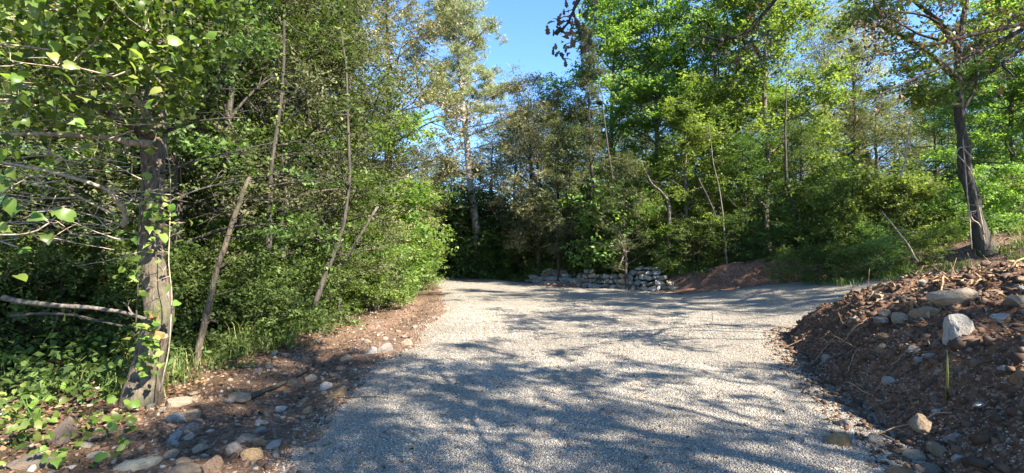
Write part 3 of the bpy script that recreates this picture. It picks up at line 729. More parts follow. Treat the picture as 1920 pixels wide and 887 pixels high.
for px, d, yt, key, lab in [
 (1525, 18.6, 335, 'shrub_a', 'yellow green shrub at the left end of the sunny thicket'),
 (1600, 18.0, 300, 'shrub_a', 'tall sunny shrub in the middle of the far thicket'),
 (1665, 17.4, 325, 'shrub_b', 'broad sunny shrub behind the sticks on the heap'),
 (1725, 17.0, 290, 'shrub_a', 'tall lime green shrub left of the twisted oak trunk'),
 (1780, 16.2, 345, 'shrub_b', 'low lime green shrub touching the twisted oak trunk'),
 (1868, 16.2, 265, 'bushy', 'yellow leaved young maple right of the twisted oak trunk'),
 (1930, 16.6, 320, 'shrub_a', 'straw and green shrub right of the young maple'),
 (1570, 17.5, 400, 'shrub_b', 'low shrub on the fork edge in front of the thicket'),
 (1640, 16.6, 410, 'shrub_b', 'low tangled shrub above the fork gravel'),
 (1445, 19.3, 420, 'darkshrub', 'dark leafy shrub behind the far end of the red mound'),
 (1500, 18.8, 430, 'darkshrub', 'dark leafy shrub at the corner of the fork'),
 (1385, 20.3, 400, 'darkshrub', 'dark shrub behind the middle of the red mound'),
 (1310, 20.8, 390, 'darkshrub', 'dark shrub behind the near end of the red mound'),
 (1245, 21.8, 385, 'bushy', 'fresh green bush over the right end of the stone wall'),
 (1195, 22.9, 440, 'shrub_b', 'pale grassy shrub trailing over the stone wall top'),
 (1250, 21.6, 462, 'shrub_b', 'straw green tuft like shrub at the wall end'),
 (1130, 24.4, 420, 'darkshrub', 'dark shrub above the middle of the stone wall'),
 (1080, 26.2, 430, 'darkshrub', 'dark shrub in the gap between the two stone walls'),
 (1025, 28.6, 425, 'darkshrub', 'dark shrub above the tumbled stone heap'),
 (975, 30.5, 440, 'darkshrub', 'dark shrub left of the tumbled stone heap'),
 (935, 32, 440, 'darkshrub', 'low dark shrub at the right foot of the tall pine'),
 (870, 33.5, 440, 'darkshrub', 'low dark shrub at the left foot of the tall pine'),
 (820, 35, 430, 'darkshrub', 'dark shrub closing the bend of the track'),
 (845, 33.6, 462, 'bushy', 'small green bush at the very end of the track'), (905, 32.4, 468, 'shrub_a', 'small weedy bush hiding the foot of the pine'), (955, 31.2, 470, 'bushy', 'small green bush at the corner right of the pine foot'), (880, 34.2, 400, 'bushy', 'taller green bush behind the foot of the pine'),
]: T(key, 'shrub', px, d, yt, lab, 'shrub', SH)
# behind the bend
T('holm_b', 'holm_oak', 845, 38, 300, 'distant holm oak behind the pine on its left side')
T('holm_a', 'holm_oak', 800, 42, 270, 'far holm oak showing over the bright bush at the bend')
T('holm_a', 'holm_oak', 925, 40, 235, 'distant grey oak directly behind the pine trunk')
# left side
T('olive', 'holm_oak', 725, 23, -70, 'tall pale olive oak left of the pine')
T('olive', 'holm_oak', 655, 18, -110, 'tall olive oak second left of the pine')
T('bushy', 'maple_bush', 745, 21.5, 300, 'bright green bush leaning over the track before the bend', 'shrub')
T('bushy', 'maple_bush', 715, 17.5, 345, 'bright green bush next to the snapped stem', 'shrub')
T('bushy', 'maple_bush', 705, 19.5, 250, 'tall light green bush between the olive oaks and the bend', 'shrub')
T('shrub_b', 'shrub', 780, 22.0, 440, 'low yellow green shrub at the inner corner of the bend', 'shrub')
T('shrub_a', 'shrub', 700, 14.0, 430, 'mid green shrub at the top of the verge', 'shrub')
T('holm_a', 'holm_oak', 585, 14.5, -120, 'holm oak filling the left wood behind the leaning stem')
T('thicket_olive', 'holm_oak', 640, 12.2, 60, 'narrow oak over the leaning stem')
T('thicket', 'holm_oak', 520, 10.6, -90, 'dark leaved oak right of the near tree')
T('thicket_olive', 'holm_oak', 440, 9.2, -140, 'fine leaved oak behind the slanted pale stem')
T('thicket', 'holm_oak', 330, 8.6, -160, 'dark thicket oak close behind the near trunk')
T('thicket', 'holm_oak', 180, 8.2, -170, 'dark thicket oak behind the dead branches')
T('thicket_olive', 'holm_oak', 30, 7.8, -170, 'dark thicket oak at the outer edge of the left wood')
T('thicket', 'holm_oak', 255, 10.5, -150, 'dark thicket oak in second row behind the near trunk')
T('thicket', 'holm_oak', 95, 10.0, -150, 'dark thicket oak in second row behind the dead branches')
T('thicket_olive', 'holm_oak', 390, 11.5, -150, 'dim oak in second row behind the slanted bare stem')
T('thicket', 'holm_oak', 470, 13, -120, 'dim oak in second row behind the dark upright stem')
T('thicket', 'holm_oak', -110, 7.2, -170, 'dark thicket oak beyond the dead branches')
for px, d, yt, key, lab in [
 (580, 11.2, 440, 'darkshrub', 'leafy undershrub beneath the snapped stem'),
 (525, 10.0, 450, 'darkshrub', 'leafy undershrub beneath the leaning stem'),
 (470, 8.6, 460, 'darkshrub', 'dark undershrub behind the broadleaf seedling'),
 (395, 8.2, 430, 'darkshrub', 'dark undershrub behind the grass tuft'),
 (320, 7.6, 460, 'darkshrub', 'dark undershrub at the foot of the slanted stem'),
 (245, 7.4, 480, 'darkshrub', 'dark undershrub right behind the near trunk'),
 (115, 7.2, 450, 'darkshrub', 'dark undershrub behind the fallen pale limb'),
 (-15, 6.8, 460, 'darkshrub', 'dark undershrub past the end of the fallen limb'),
 (-135, 6.2, 430, 'darkshrub', 'dark undershrub at the outer edge of the verge'),
 (715, 15.5, 465, 'shrub_b', 'light low shrub on the verge before the bend'),
 (425, 9.2, 410, 'bushy', 'bright leaved bush behind the grass tuft'), (545, 11.0, 430, 'bushy', 'bright leaved bush right of the leaning stem'), (365, 8.4, 390, 'bushy', 'bright leaved bush behind the slanted bare stem'),
 (650, 13.0, 410, 'bushy', 'bright leaved bush over the snapped stem'), (745, 18.5, 460, 'shrub_a', 'straw green shrub right at the track edge before the bend'), (695, 14.6, 470, 'shrub_a', 'lime shrub at the top of the verge soil'),
]: T(key, 'shrub', px, d, yt, lab, 'shrub', 'undershrubs of the left wood')
rr = random.Random(11)
DEEP = {'holm_a': 'grey green holm oak deep in the wood', 'holm_b': 'broad dark holm oak deep in the wood', 'olive': 'olive toned oak deep in the wood', 'decid_b': 'light green tree deep in the wood'}
LAND = [(-400, 'beyond the dead branches'), (90, 'behind the ivy clad tree crown'), (330, 'behind the slanted bare stem'), (470, 'behind the dark upright stem'), (590, 'behind the leaning stem'), (690, 'behind the pale olive oaks'),
        (800, 'behind the bend of the track'), (900, 'behind the tall pine trunk'), (965, 'behind the tumbled stone heap'), (1070, 'behind the slim pointed oak'), (1170, 'behind the middle of the stone wall'), (1280, 'behind the tallest green trees'),
        (1390, 'behind the red mound'), (1480, 'behind the olive topped oak'), (1590, 'below the small patch of sky'), (1690, 'behind the sunny shrubs'), (1780, 'behind the twisted oak'), (1900, 'past the young yellow maple')]
def deep(px, d, key, ytop):
    lab = DEEP[key].replace('deep in the wood', [b for a, b in LAND if px >= a][-1])
    T(key, 'woodland_tree', px, d, ytop, lab, 'tree', 'trees deep in the wood')
for i in range(30):
    px = -250+i*(1000/29)+rr.uniform(-25, 25); d = rr.uniform(16, 27); deep(px, d, rr.choice(['holm_a', 'holm_b', 'olive', 'holm_a']), rr.uniform(-60, 120) if px < 640 else rr.uniform(170, 300))
for i in range(34):
    px = 780+i*(1350/33)+rr.uniform(-20, 20); d = rr.uniform(33, 48)
    yt = rr.uniform(215, 290) if px < 1190 else rr.uniform(90, 210)
    if px < 930: yt = rr.uniform(285, 340)
    if 1480 < px < 1780: yt = rr.uniform(165, 230)
    deep(px, d, rr.choice(['holm_a', 'holm_b', 'olive', 'decid_b']), yt)
for i in range(40):
    px = 800+i*(1300/39)+rr.uniform(-16, 16); d = rr.uniform(23.5, 33) if px < 1480 else rr.uniform(19.5, 26)
    if px < 1110: d = rr.uniform(33, 38)
    key = rr.choice(['bushy', 'darkshrub', 'darkshrub', 'bushy', 'shrub_a']) if px > 1110 else 'darkshrub'
    T(key, 'understory_bush', px, d, rr.uniform(300, 400), {'bushy': 'green', 'darkshrub': 'dark', 'shrub_a': 'yellow green'}[key]+' understory bush '+[b for a, b in LAND if px >= a][-1], 'shrub', 'understory bushes between the trunks')
for px, d, yt, key, lab in [
 (1490, 17.2, 462, 'shrub_b', 'small weedy bush at the far corner of the fork'), (1545, 16.2, 455, 'darkshrub', 'small dark bush on the fork edge'), (1600, 15.6, 450, 'shrub_b', 'small straw green bush on the fork edge behind the heap tip'),
 (1660, 15.0, 440, 'shrub_b', 'small tangled bush right behind the heap sticks'), (1715, 15.2, 425, 'shrub_b', 'small bright bush left of the twisted oak foot'), (1775, 15.4, 420, 'shrub_b', 'small straw bush touching the twisted oak foot'),
 (1885, 15.4, 420, 'darkshrub', 'dark bush right of the twisted oak foot'), (1940, 14.8, 400, 'darkshrub', 'dark bush at the outer end of the bank'),
]: T(key, 'shrub', px, d, yt, lab, 'shrub', SH)
# trees right of the track, whose shade falls on it
SR = 'trees standing right of the track'
SHADE = [('airy', 9.9, -2.2, 1.35, 'lacy crowned tree'), ('airy', 11.8, -4.0, 1.45, 'taller lacy crowned tree'), ('airy', 6.6, -3.2, 1.0, 'tall open tree'), ('sparse', 16.5, -7.5, 1.0, 'tall full tree'), ('sparse', 18.6, 5.8, 1.5, 'tall thin tree'),
         ('airy', 13.6, 9.6, 1.45, 'high pruned tree'), ('decid_a', 22, -1.5, .9, 'broad green tree'), ('sparse', 20.5, 7.6, 1.2, 'lofty open tree')]
for k, (key, x, y, sc_, lab) in enumerate(SHADE):
    tree(key, 'woodland_tree', x, y, sc_, lab+' standing beside the track behind the soil heap', 'tree', SR, k*1.3)

# ------------------------------------------------------------------ undergrowth along the edges (uncountable)
def clump_leaves(pts, per, h, spread, L, rng):
    C = np.repeat(pts, per, 0); n = len(C)
    C = C+np.stack([rng.normal(0, spread, n), rng.normal(0, spread, n), np.abs(rng.normal(0, 1, n))*h], -1)
    return C
def edge_points(n, rng):
    out = []
    y = 5.0+rng.uniform(0, 1, n)**1.2*27; x = -4.7-np.abs(rng.normal(0, 1.3, n))-np.maximum(0, y-13)*.13+.35*np.sin(y*1.3)
    out.append((x, y))
    t = rng.uniform(0, 1, n); pts = np.array([(-3.5, 34), (0.3, 29.5), (2.2, 26.9), (4.8, 23.6), (6.8, 21.6), (9.4, 20.2), (11.2, 18), (13, 15.9), (17, 14)])
    k = t*(len(pts)-1); i = np.minimum(k.astype(int), len(pts)-2); q = pts[i]+(pts[i+1]-pts[i])*(k-i)[:, None]
    out.append((q[:, 0]+rng.normal(0, .4, n), q[:, 1]+np.abs(rng.normal(0, .9, n))))
    return out
(xa, ya), (xb, yb) = edge_points(750, RNG)
for (x, y, lab) in ((xa, ya, 'low green undergrowth along the left wood edge'), (xb, yb, 'low green undergrowth along the far bank')):
    C = clump_leaves(np.stack([x, y, terrain(x, y)], -1), 18, .24, .16, 0, RNG)
    V, F = leaf_quads(C, .105, .55, RNG, 1.0, .3)
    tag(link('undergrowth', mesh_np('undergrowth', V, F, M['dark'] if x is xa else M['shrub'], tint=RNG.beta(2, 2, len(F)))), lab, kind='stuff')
t = RNG.uniform(0, 1, 210); a_ = np.array((1.4, 27.4)); b_ = np.array((6.9, 20.9)); q = a_+(b_-a_)*t[:, None]+RNG.normal(0, .12, (210, 2)); q[:, 1] += .25
C = clump_leaves(np.stack([q[:, 0], q[:, 1], terrain(q[:, 0], q[:, 1]-.7)+RNG.uniform(.35, .85, 210)], -1), 16, .16, .15, 0, RNG); V, F = leaf_quads(C, .085, .5, RNG, .6, .3, .5)
tag(link('undergrowth', mesh_np('undergrowth', V, F, M['shrub'], tint=RNG.beta(2, 2, len(F)))), 'weeds and creepers trailing over the dry stone wall top', kind='stuff')
def blades(P, n, h, lean, w_, rng):
    C = np.repeat(P, n, 0); m = len(C); C = C+np.stack([rng.normal(0, .06, m), rng.normal(0, .06, m), np.zeros(m)], -1)
    az = rng.uniform(0, 6.28, m); hh = h*rng.uniform(.4, 1.2, m); ll = lean*hh*rng.uniform(.2, 1.2, m)
    D = np.stack([np.cos(az), np.sin(az), np.zeros(m)], -1); S = np.stack([-np.sin(az), np.cos(az), np.zeros(m)], -1)*w_
    up = np.array((0, 0, 1.0))
    m1 = C+up*(hh*.55)[:, None]+D*(ll*.3)[:, None]; m2 = C+up*(hh*(1-.25*lean))[:, None]+D*ll[:, None]
    V = np.stack([C-S, C+S, m1+S*.8, m1-S*.8, m2+S*.15, m2-S*.15], 1).reshape(-1, 3)
    b = np.arange(m)[:, None]*6; F = np.concatenate([b+np.array([[0, 1, 2, 3]]), b+np.array([[3, 2, 4, 5]])])
    return V, F
x = -4.0-np.abs(RNG.normal(0, .8, 260)); y = RNG.uniform(5.5, 12, 260)
V, F = blades(np.stack([x, y, terrain(x, y)], -1), 9, .36, .8, .005, RNG)
x = RNG.uniform(5.5, 13, 150); y = 21.9-.55*(x-5.5)+RNG.normal(0, .3, 150); V2, F2 = blades(np.stack([x, y, terrain(x, y)], -1), 14, .45, .7, .008, RNG)
x = RNG.uniform(9.5, 17, 170); y = 15.2-.28*(x-10)+RNG.normal(0, .5, 170); V3, F3 = blades(np.stack([x, y, terrain(x, y)], -1), 14, .35, .9, .008, RNG)
VV, FF = merge([(V, F), (V2, F2), (V3, F3)])
tag(link('grass', mesh_np('grass', VV, FF, M['grass'], tint=RNG.uniform(0, 1, len(FF[0])))), 'thin grass blades under the trees at the wood edges', kind='stuff')
P, d = hit(447, 668); P = np.array(P)
root = thing('grass_tuft', P, 'tuft of tall arching grass blades at the foot of the slanted stem', 'grass')
for i in range(60):
    V, F = blades(np.zeros((1, 3)), 1, .75, .65, .006, RNG); link('blade', mesh_np('blade', V, F, M['grass'], tint=RNG.uniform(.3, 1, 2)), root)

# ------------------------------------------------------------------ big leaves near the viewer: single objects
def leaf_shape(kind, seed):
    rng = np.random.default_rng(seed)
    if kind == 'ivy':
        O = np.array([(0, -.38), (.13, -.47), (.30, -.44), (.42, -.28), (.37, -.10), (.34, .03), (.35, .15), (.26, .21), (.15, .31), (.07, .46), (0, .58)])
        if seed % 3 == 0: O = np.array([(0, -.42), (.14, -.5), (.30, -.46), (.40, -.30), (.41, -.10), (.34, .12), (.22, .30), (.10, .45), (0, .56)])
    elif kind == 'oak':
        O = np.array([(0, -.5), (.14, -.36), (.10, -.2), (.24, -.05), (.17, .08), (.26, .24), (.14, .38), (0, .5)])
    else:
        O = np.array([(0, -.5), (.17, -.28), (.25, -.02), (.2, .22), (0, .5)])
    O = O*(1+rng.normal(0, .05, O.shape)); O[0, 0] = O[-1, 0] = 0
    n = len(O); f = .25+.2*rng.uniform(-1, 1); cu = rng.uniform(.1, .7)
    zz = lambda x, y: abs(x)*f-cu*y*y
    right = [(x, y, zz(x, y)) for x, y in O]; left = [(-x, y, zz(x, y)) for x, y in O[1:-1]]
    mid = [(0, t, zz(0, t)) for t in np.linspace(O[0, 1], O[-1, 1], n)[1:-1]]
    V = right+left+mid; F4, F3 = [], []
    r_ = list(range(n)); l_ = [0]+list(range(n, n+n-2))+[n-1]; m_ = [0]+list(range(2*n-2, 3*n-4))+[n-1]
    for i in range(n-1):
        for a, flip in ((r_, False), (l_, True)):
            q = [m_[i], a[i], a[i+1], m_[i+1]]; q = [v for j, v in enumerate(q) if v not in q[:j]]
            if flip: q = q[::-1]
            if len(q) == 4: F4.append(q)
            elif len(q) == 3: F3.append(q)
    return np.array(V, float), [np.array(f) for f in (F4, F3) if len(f)]
def leaf_set(kind, mat, n, lo, hi, seed):
    out = []
    for i in range(n):
        V, F = leaf_shape(kind, seed+i); t = lo+(hi-lo)*(i+.5)/n
        out.append(mesh_np('leaf', V, F, M[mat], tint=np.full(sum(len(f) for f in F), t), smooth=True))
    return out
IVY = leaf_set('ivy', 'ivy', 10, .1, 1.0, 900); BROAD = leaf_set('plain', 'ivy', 8, .2, .95, 930); OAK = leaf_set('oak', 'oakdry', 8, .0, 1.0, 960)
def leaf_rot(rng, face=(.35, -.5, .8), spread=.6, hang=.5):
    N = Vector(np.array(face)+rng.normal(0, spread, 3)).normalized(); D = Vector(rng.normal(0, .6, 3)+np.array((0, 0, -hang)))
    D = (D-N*D.dot(N)).normalized(); S = D.cross(N)
    return Matrix((S, D, N)).transposed().to_euler()
def add_leaves(parent, pts, meshes, size, rng, **kw):
    B = np.array(parent.matrix_world.translation) if parent.parent else np.array(parent.location)
    for p in pts:
        s = size*rng.uniform(.6, 1.3); link('leaf', meshes[int(rng.integers(len(meshes)))], parent, p-B, leaf_rot(rng, **kw), s)

# the near tree on the left
def px_line(pts, r0, r1, n=None, wob=.012, rng=RNG):
    P = [at(*p) for p in pts]; out = []
    for a, b in zip(P[:-1], P[1:]):
        k = 4; t = np.linspace(0, 1, k+1)[:-1, None]; out.append(a*(1-t)+b*t)
    out = np.concatenate(out+[P[-1][None]]); m = len(out)
    for _ in range(2): out[1:-1] = .25*out[:-2]+.5*out[1:-1]+.25*out[2:]
    out[1:] += np.cumsum(rng.normal(0, wob, (m-1, 3)), 0)*.3
    return out, np.linspace(r0, r1, m)*(1+rng.normal(0, .06, m))
def limb(name, parent, pts, r0, r1, mat='twig', sides=7, twigs=0, tl=.3, wob=.012):
    if name == 'branch' and parent is near: r0, r1 = r0*.8, r1*.6
    L = [px_line(pts, r0, r1, wob=wob)]; P = L[0][0]
    for i in range(twigs):
        j = int(RNG.integers(len(P)//4, len(P))); d = RNG.normal(0, 1, 3)*np.array((1.3, .6, .5)); d *= tl*RNG.uniform(.4, 1.2)/np.linalg.norm(d)
        Q = wander(P[j], P[j]+d, 5, tl*.06, RNG); L.append((Q, np.linspace(max(r1*.7, .004), .0025, 5)))
        if RNG.uniform() < .6: e = RNG.normal(0, tl*.3, 3); L.append((wander(Q[2], Q[2]+e, 4, tl*.05, RNG), np.linspace(.0035, .002, 4)))
    B = np.array(parent.location) if parent else np.zeros(3)
    L = [(p-B, r) for p, r in L]
    V, F = tubes(L, sides, True)
    return link(name, mesh_np(name, V, F, M[mat], smooth=True), parent)
base = at(266, 748, 5.42); base[2] = float(terrain(base[0], base[1]))
near = thing('ivy_clad_tree', base, 'near grey trunked tree with torn bark wounds and dead lower branches', 'tree')
tr = [(264, 762), (272, 700), (288, 640), (302, 590), (293, 540), (284, 470), (286, 380), (288, 300), (288, 240), (292, 150), (310, 40), (330, -90)]
P = [at(px, py, 5.42+.02*i) for i, (px, py) in enumerate(tr)]; rad = [.215, .150, .134, .142, .126, .118, .115, .11, .13, .08, .065, .045]
t0 = np.linspace(0, 1, len(P)); t1 = np.linspace(0, 1, 60); Pi = np.stack([np.interp(t1, t0, np.array(P)[:, k]) for k in range(3)], -1)
for _ in range(3): Pi[1:-1] = .25*Pi[:-2]+.5*Pi[1:-1]+.25*Pi[2:]
V, F = tubes([(Pi-base, np.interp(t1, t0, rad))], 28)
ang = np.tile(np.arange(28), 60); zz = np.repeat(t1, 28); c = np.repeat(Pi-base, 28, 0)
V = c+(V-c)*(1+.13*vnoise(ang*.45, zz*14, 1, 5)+.10*vnoise(ang*1.2, zz*46, 1, 6)+.05*vnoise(ang*3, zz*20, 1, 8))[:, None]
link('trunk', mesh_np('trunk', V, F, M['barkleft'], smooth=True), near)
for px, py, s in ((286, 594, .045), (296, 629, .075), (279, 690, .035)):
    p = at(px, py, 5.27); me = SMALL[2].copy(); me.materials.clear(); me.materials.append(M['wound'])
    link('bark_wound', me, near, p-base, (.3, .2, .4), (s*1.2, s*.5, s*.75))
DD = 5.4
for pts, r0, r1, mt, tw in [
 ([(232, 425, 5.3), (236, 395, 5.2), (200, 348, 5.0), (110, 322, 4.8), (0, 300, 4.6), (-80, 290, 4.5)], .034, .018, 'twig', 5),
 ([(215, 402, 5.2), (145, 370, 5.0), (115, 340, 4.9)], .018, .009, 'twig', 2),
 ([(145, 370, 5.0), (80, 372, 4.8), (10, 364, 4.6)], .011, .006, 'twig', 2),
 ([(120, 337, 4.8), (90, 345, 4.7), (20, 337, 4.6)], .011, .005, 'twig', 2),
 ([(290, 255, 5.4), (262, 246, 5.3), (228, 226, 5.1), (160, 188, 4.9), (70, 165, 4.7)], .075, .016, 'barkleft', 6),
 ([(288, 240, 5.4), (272, 205, 5.3), (248, 178, 5.2)], .052, .036, 'twig', 2),
 ([(285, 270, 5.4), (240, 266, 5.2), (200, 258, 5.1)], .062, .040, 'twig', 1),
 ([(205, 258, 5.1), (130, 252, 4.9), (60, 250, 4.7), (-60, 245, 4.5)], .036, .020, 'twig', 5),
 ([(150, 232, 5.0), (75, 225, 4.8), (20, 242, 4.7)], .014, .006, 'twig', 3),
 ([(110, 188, 4.9), (60, 186, 4.7), (-30, 190, 4.5)], .017, .010, 'twig', 3),
 ([(325, 90, 4.9), (230, 70, 4.6), (120, 40, 4.4), (30, 8, 4.2)], .018, .008, 'twig', 4),
 ([(150, 20, 4.2), (90, 20, 4.1), (35, 10, 4.0)], .016, .010, 'twig', 2),
 ([(150, 140, 4.5), (80, 110, 4.3), (30, 90, 4.2), (-20, 75, 4.1)], .014, .008, 'twig', 4),
 ([(300, 325, 5.4), (360, 300, 5.6), (440, 282, 5.9), (520, 262, 6.2)], .020, .008, 'barkdark', 5),
 ([(300, 250, 5.4), (380, 225, 5.6), (460, 220, 6.0)], .026, .010, 'barkdark', 5),
 ([(310, 380, 5.5), (390, 345, 5.7), (470, 338, 5.9)], .013, .006, 'twig', 4),
 ([(60, 400, 4.7), (120, 388, 4.9), (230, 420, 5.2)], .010, .005, 'twig', 3),
 ([(125, 415, 5.0), (180, 424, 5.1), (212, 420, 5.2)], .006, .004, 'twig', 1),
]: limb('branch', near, pts, r0, r1, mt, 7, tw, .28)
for i in range(84):
    px, py = RNG.uniform(-60, 330), RNG.uniform(130, 470); d = RNG.uniform(4.5, 6.0); ln = RNG.uniform(60, 190); sl = RNG.normal(.12, .16)
    pts = [(px, py, d), (px-ln*.5, py-ln*.5*sl+RNG.normal(0, 6), d-.1), (px-ln, py-ln*sl, d-RNG.uniform(-.2, .4))]
    limb('branch', near, pts, RNG.uniform(.004, .011), .0025, 'twig', 5, int(RNG.integers(1, 4)), .22, .016)
for i in range(18):
    px, py = RNG.uniform(320, 560), RNG.uniform(150, 440); d = RNG.uniform(5.8, 7.2); ln = RNG.uniform(60, 170); sl = RNG.normal(-.1, .2)
    pts = [(px, py, d), (px+ln*.5, py+ln*.5*sl+RNG.normal(0, 6), d+.1), (px+ln, py+ln*sl, d+.3)]
    limb('branch', near, pts, RNG.uniform(.003, .007), .0025, 'barkdark', 5, int(RNG.integers(1, 4)), .25, .016)
# its leafy crown: the nearest leaves one by one, the rest as one mass
def crown_pts(n, rng):
    c = np.array((-3.1, 4.2, 3.55)); r = np.array((2.4, 1.3, 1.15)); k = rand_dirs(44, rng)*rng.uniform(.3, 1, (44, 1))
    a = k[rng.integers(44, size=n)]+rng.normal(0, .14, (n, 3)); return c+a*r
for i in range(40):
    a_ = np.array((RNG.uniform(-4.6, -1.7), RNG.uniform(3.4, 5.0), RNG.uniform(2.7, 4.2))); d_ = RNG.normal(0, 1, 3)*np.array((1, .6, .5)); d_ *= RNG.uniform(.4, .9)/np.linalg.norm(d_)
    if max(a_[0]/a_[1], (a_+d_)[0]/(a_+d_)[1]) > -.70: continue
    Q = wander(a_, a_+d_, 7, .05, RNG); L = [(Q-base, np.linspace(.008, .003, 7))]
    for j in (2, 3, 5): L.append((wander(Q[j], Q[j]+RNG.normal(0, .16, 3), 4, .02, RNG)-base, np.linspace(.004, .002, 4)))
    V, F = tubes(L, 5); link('branch', mesh_np('branch', V, F, M['twig'], smooth=True), near)
pts = crown_pts(2600, RNG); pts = pts[(pts[:, 1] > 2.9) & (pts[:, 0]/pts[:, 1] < -.70+.2*(pts[:, 2]-2.9))]
q = (pts[:, 0]/pts[:, 1]*FPX+CX > -60) & (476-(pts[:, 2]-1.6)/pts[:, 1]*FPX > -40)
vis = pts[q]; o_ = np.argsort(vis[:, 1]); add_leaves(near, vis[o_[:300]], IVY, .082, RNG, spread=.9)
rest = np.concatenate([vis[o_[300:]], pts[~q]])
V, F = leaf_quads(np.repeat(rest, 3, 0)+RNG.normal(0, .09, (len(rest)*3, 3)), .085, .8, RNG, .8)
tag(link('foliage', mesh_np('foliage', V-base, F, M['ivy'], tint=RNG.beta(1.8, 2.2, len(F))), near), 'leaves deeper in the crown', kind='stuff')
# ivy on its trunk and over the ground
iv = thing('ivy_plant', base+np.array((0, -.05, 0)), 'ivy climbing the near trunk with bright heart shaped leaves', 'ivy')
pts = []
for i in range(120):
    py = RNG.choice([RNG.normal(390, 38), RNG.uniform(330, 720), RNG.normal(640, 40)]); cx = np.interp(py, [240, 470, 600, 750], [288, 284, 300, 266])
    pts.append(at(cx+RNG.normal(-14 if py > 480 else 8, 22 if py > 480 else 34), py, 5.15+RNG.uniform(-.12, .1)))
add_leaves(iv, pts, IVY, .085, RNG)
limb('stem', iv, [(300, 735, 5.22), (318, 660, 5.2), (322, 560, 5.2), (316, 480, 5.22), (322, 360, 5.22), (312, 260, 5.24)], .007, .004, 'twig', 5, 6, .2)
limb('stem', iv, [(250, 640, 5.22), (262, 560, 5.2), (258, 460, 5.2), (270, 350, 5.22), (262, 270, 5.24)], .008, .004, 'barkdark', 5, 6, .2)
gi = thing('ivy_patch', at(110, 660, 5.6), 'ivy carpet on the ground left of the near trunk', 'ivy')
pts = []
for i in range(300):
    px, py = RNG.uniform(-20, 250), RNG.choice([RNG.normal(640, 30), RNG.normal(790, 45), RNG.uniform(540, 800)])
    Pp, d = hit(px, min(py+20, 880)); pts.append(np.array(Pp)+np.array((0, 0, RNG.uniform(.02, .16 if py > 700 else .45))))
add_leaves(gi, pts, IVY, .072, RNG, face=(.1, -.2, 1.0))
fi = thing('ivy_spray', at(60, 470, 4.2), 'spray of big yellow green leaves hanging past the dead branches', 'ivy')
limb('stem', fi, [(-40, 440, 4.2), (60, 440, 4.2), (95, 415, 4.25), (110, 402, 4.3)], .008, .004, 'twig', 5, 3, .15)
limb('stem', fi, [(-40, 400, 4.2), (10, 360, 4.2), (25, 340, 4.2)], .007, .004, 'twig', 5, 2, .15)
add_leaves(fi, [at(px, py, 4.15+RNG.uniform(-.15, .2)) for px, py in [(88, 446), (105, 398), (70, 408), (120, 402), (20, 388), (5, 372), (30, 395), (12, 350), (0, 335), (22, 325), (-8, 410), (8, 428), (40, 520), (60, 170), (45, 470)]], IVY, .13, RNG, face=(.2, -.8, .5), spread=.3)

# stems at the edge of the left wood
def stem_thing(name, pts, r0, r1, label, mat='bark', twigs=4, cat='sapling', tl=.35, lv=0, lsz=.085):
    b = at(*pts[0]); b[2] = min(b[2], float(surf(b[0], b[1]))); o = thing(name, b, label, cat); p0 = list(pts)
    limb('stem', o, p0, r0, r1, mat, 9, twigs, tl, wob=.012+.0022*p0[0][2])
    if lv: add_leaves(o, [at(px+RNG.normal(0, 9), py+RNG.normal(0, 8), d-.05) for px, py, d in (p0[int(RNG.integers(1, len(p0)))] for _ in range(lv))]+[at(*(np.array(p0[j])*(1-f)+np.array(p0[j+1])*f+np.array((RNG.normal(0, 10), 0, -.06)))) for j, f in ((int(RNG.integers(1, len(p0)-1)), RNG.uniform()) for _ in range(lv*2))], BROAD, lsz, RNG)
    return o
stem_thing('sapling', [(366, 690, 6.9), (376, 640, 6.9), (405, 530, 6.9), (432, 440, 6.9), (460, 358, 6.9), (470, 335, 7)], .050, .026, 'slanted bare stem with a broken pale top beside the near tree', 'barkleft', 5)
stem_thing('sapling', [(588, 575, 9.5), (612, 510, 9.6), (640, 430, 9.7), (655, 330, 9.8), (652, 180, 9.9), (640, 60, 10)], .048, .02, 'thin leaning stem at the edge of the left wood', 'barkdark', 12, tl=.7, lv=16)
stem_thing('snapped_stem', [(640, 498, 10.6), (668, 458, 10.4), (711, 388, 10.2)], .034, .026, 'snapped brown stem sloping out of the bushes', 'bark', 1, 'branch')
stem_thing('sapling', [(503, 470, 8.4), (500, 400, 8.4), (505, 300, 8.4), (522, 180, 8.5), (530, 40, 8.6)], .055, .02, 'dark upright stem in the left wood behind the slanted one', 'barkdark', 12, tl=.7, lv=20)
stem_thing('fallen_limb', [(5, 558, 5.3), (110, 572, 5.35), (228, 584, 5.4), (268, 596, 5.3)], .030, .018, 'pale fallen limb lying level against the near trunk', 'bark', 2, 'branch')
stem_thing('fallen_limb', [(20, 592, 5.6), (110, 590, 5.6), (180, 605, 5.5), (245, 618, 5.4)], .020, .010, 'thin fallen limb below the pale one', 'barkdark', 4, 'branch')
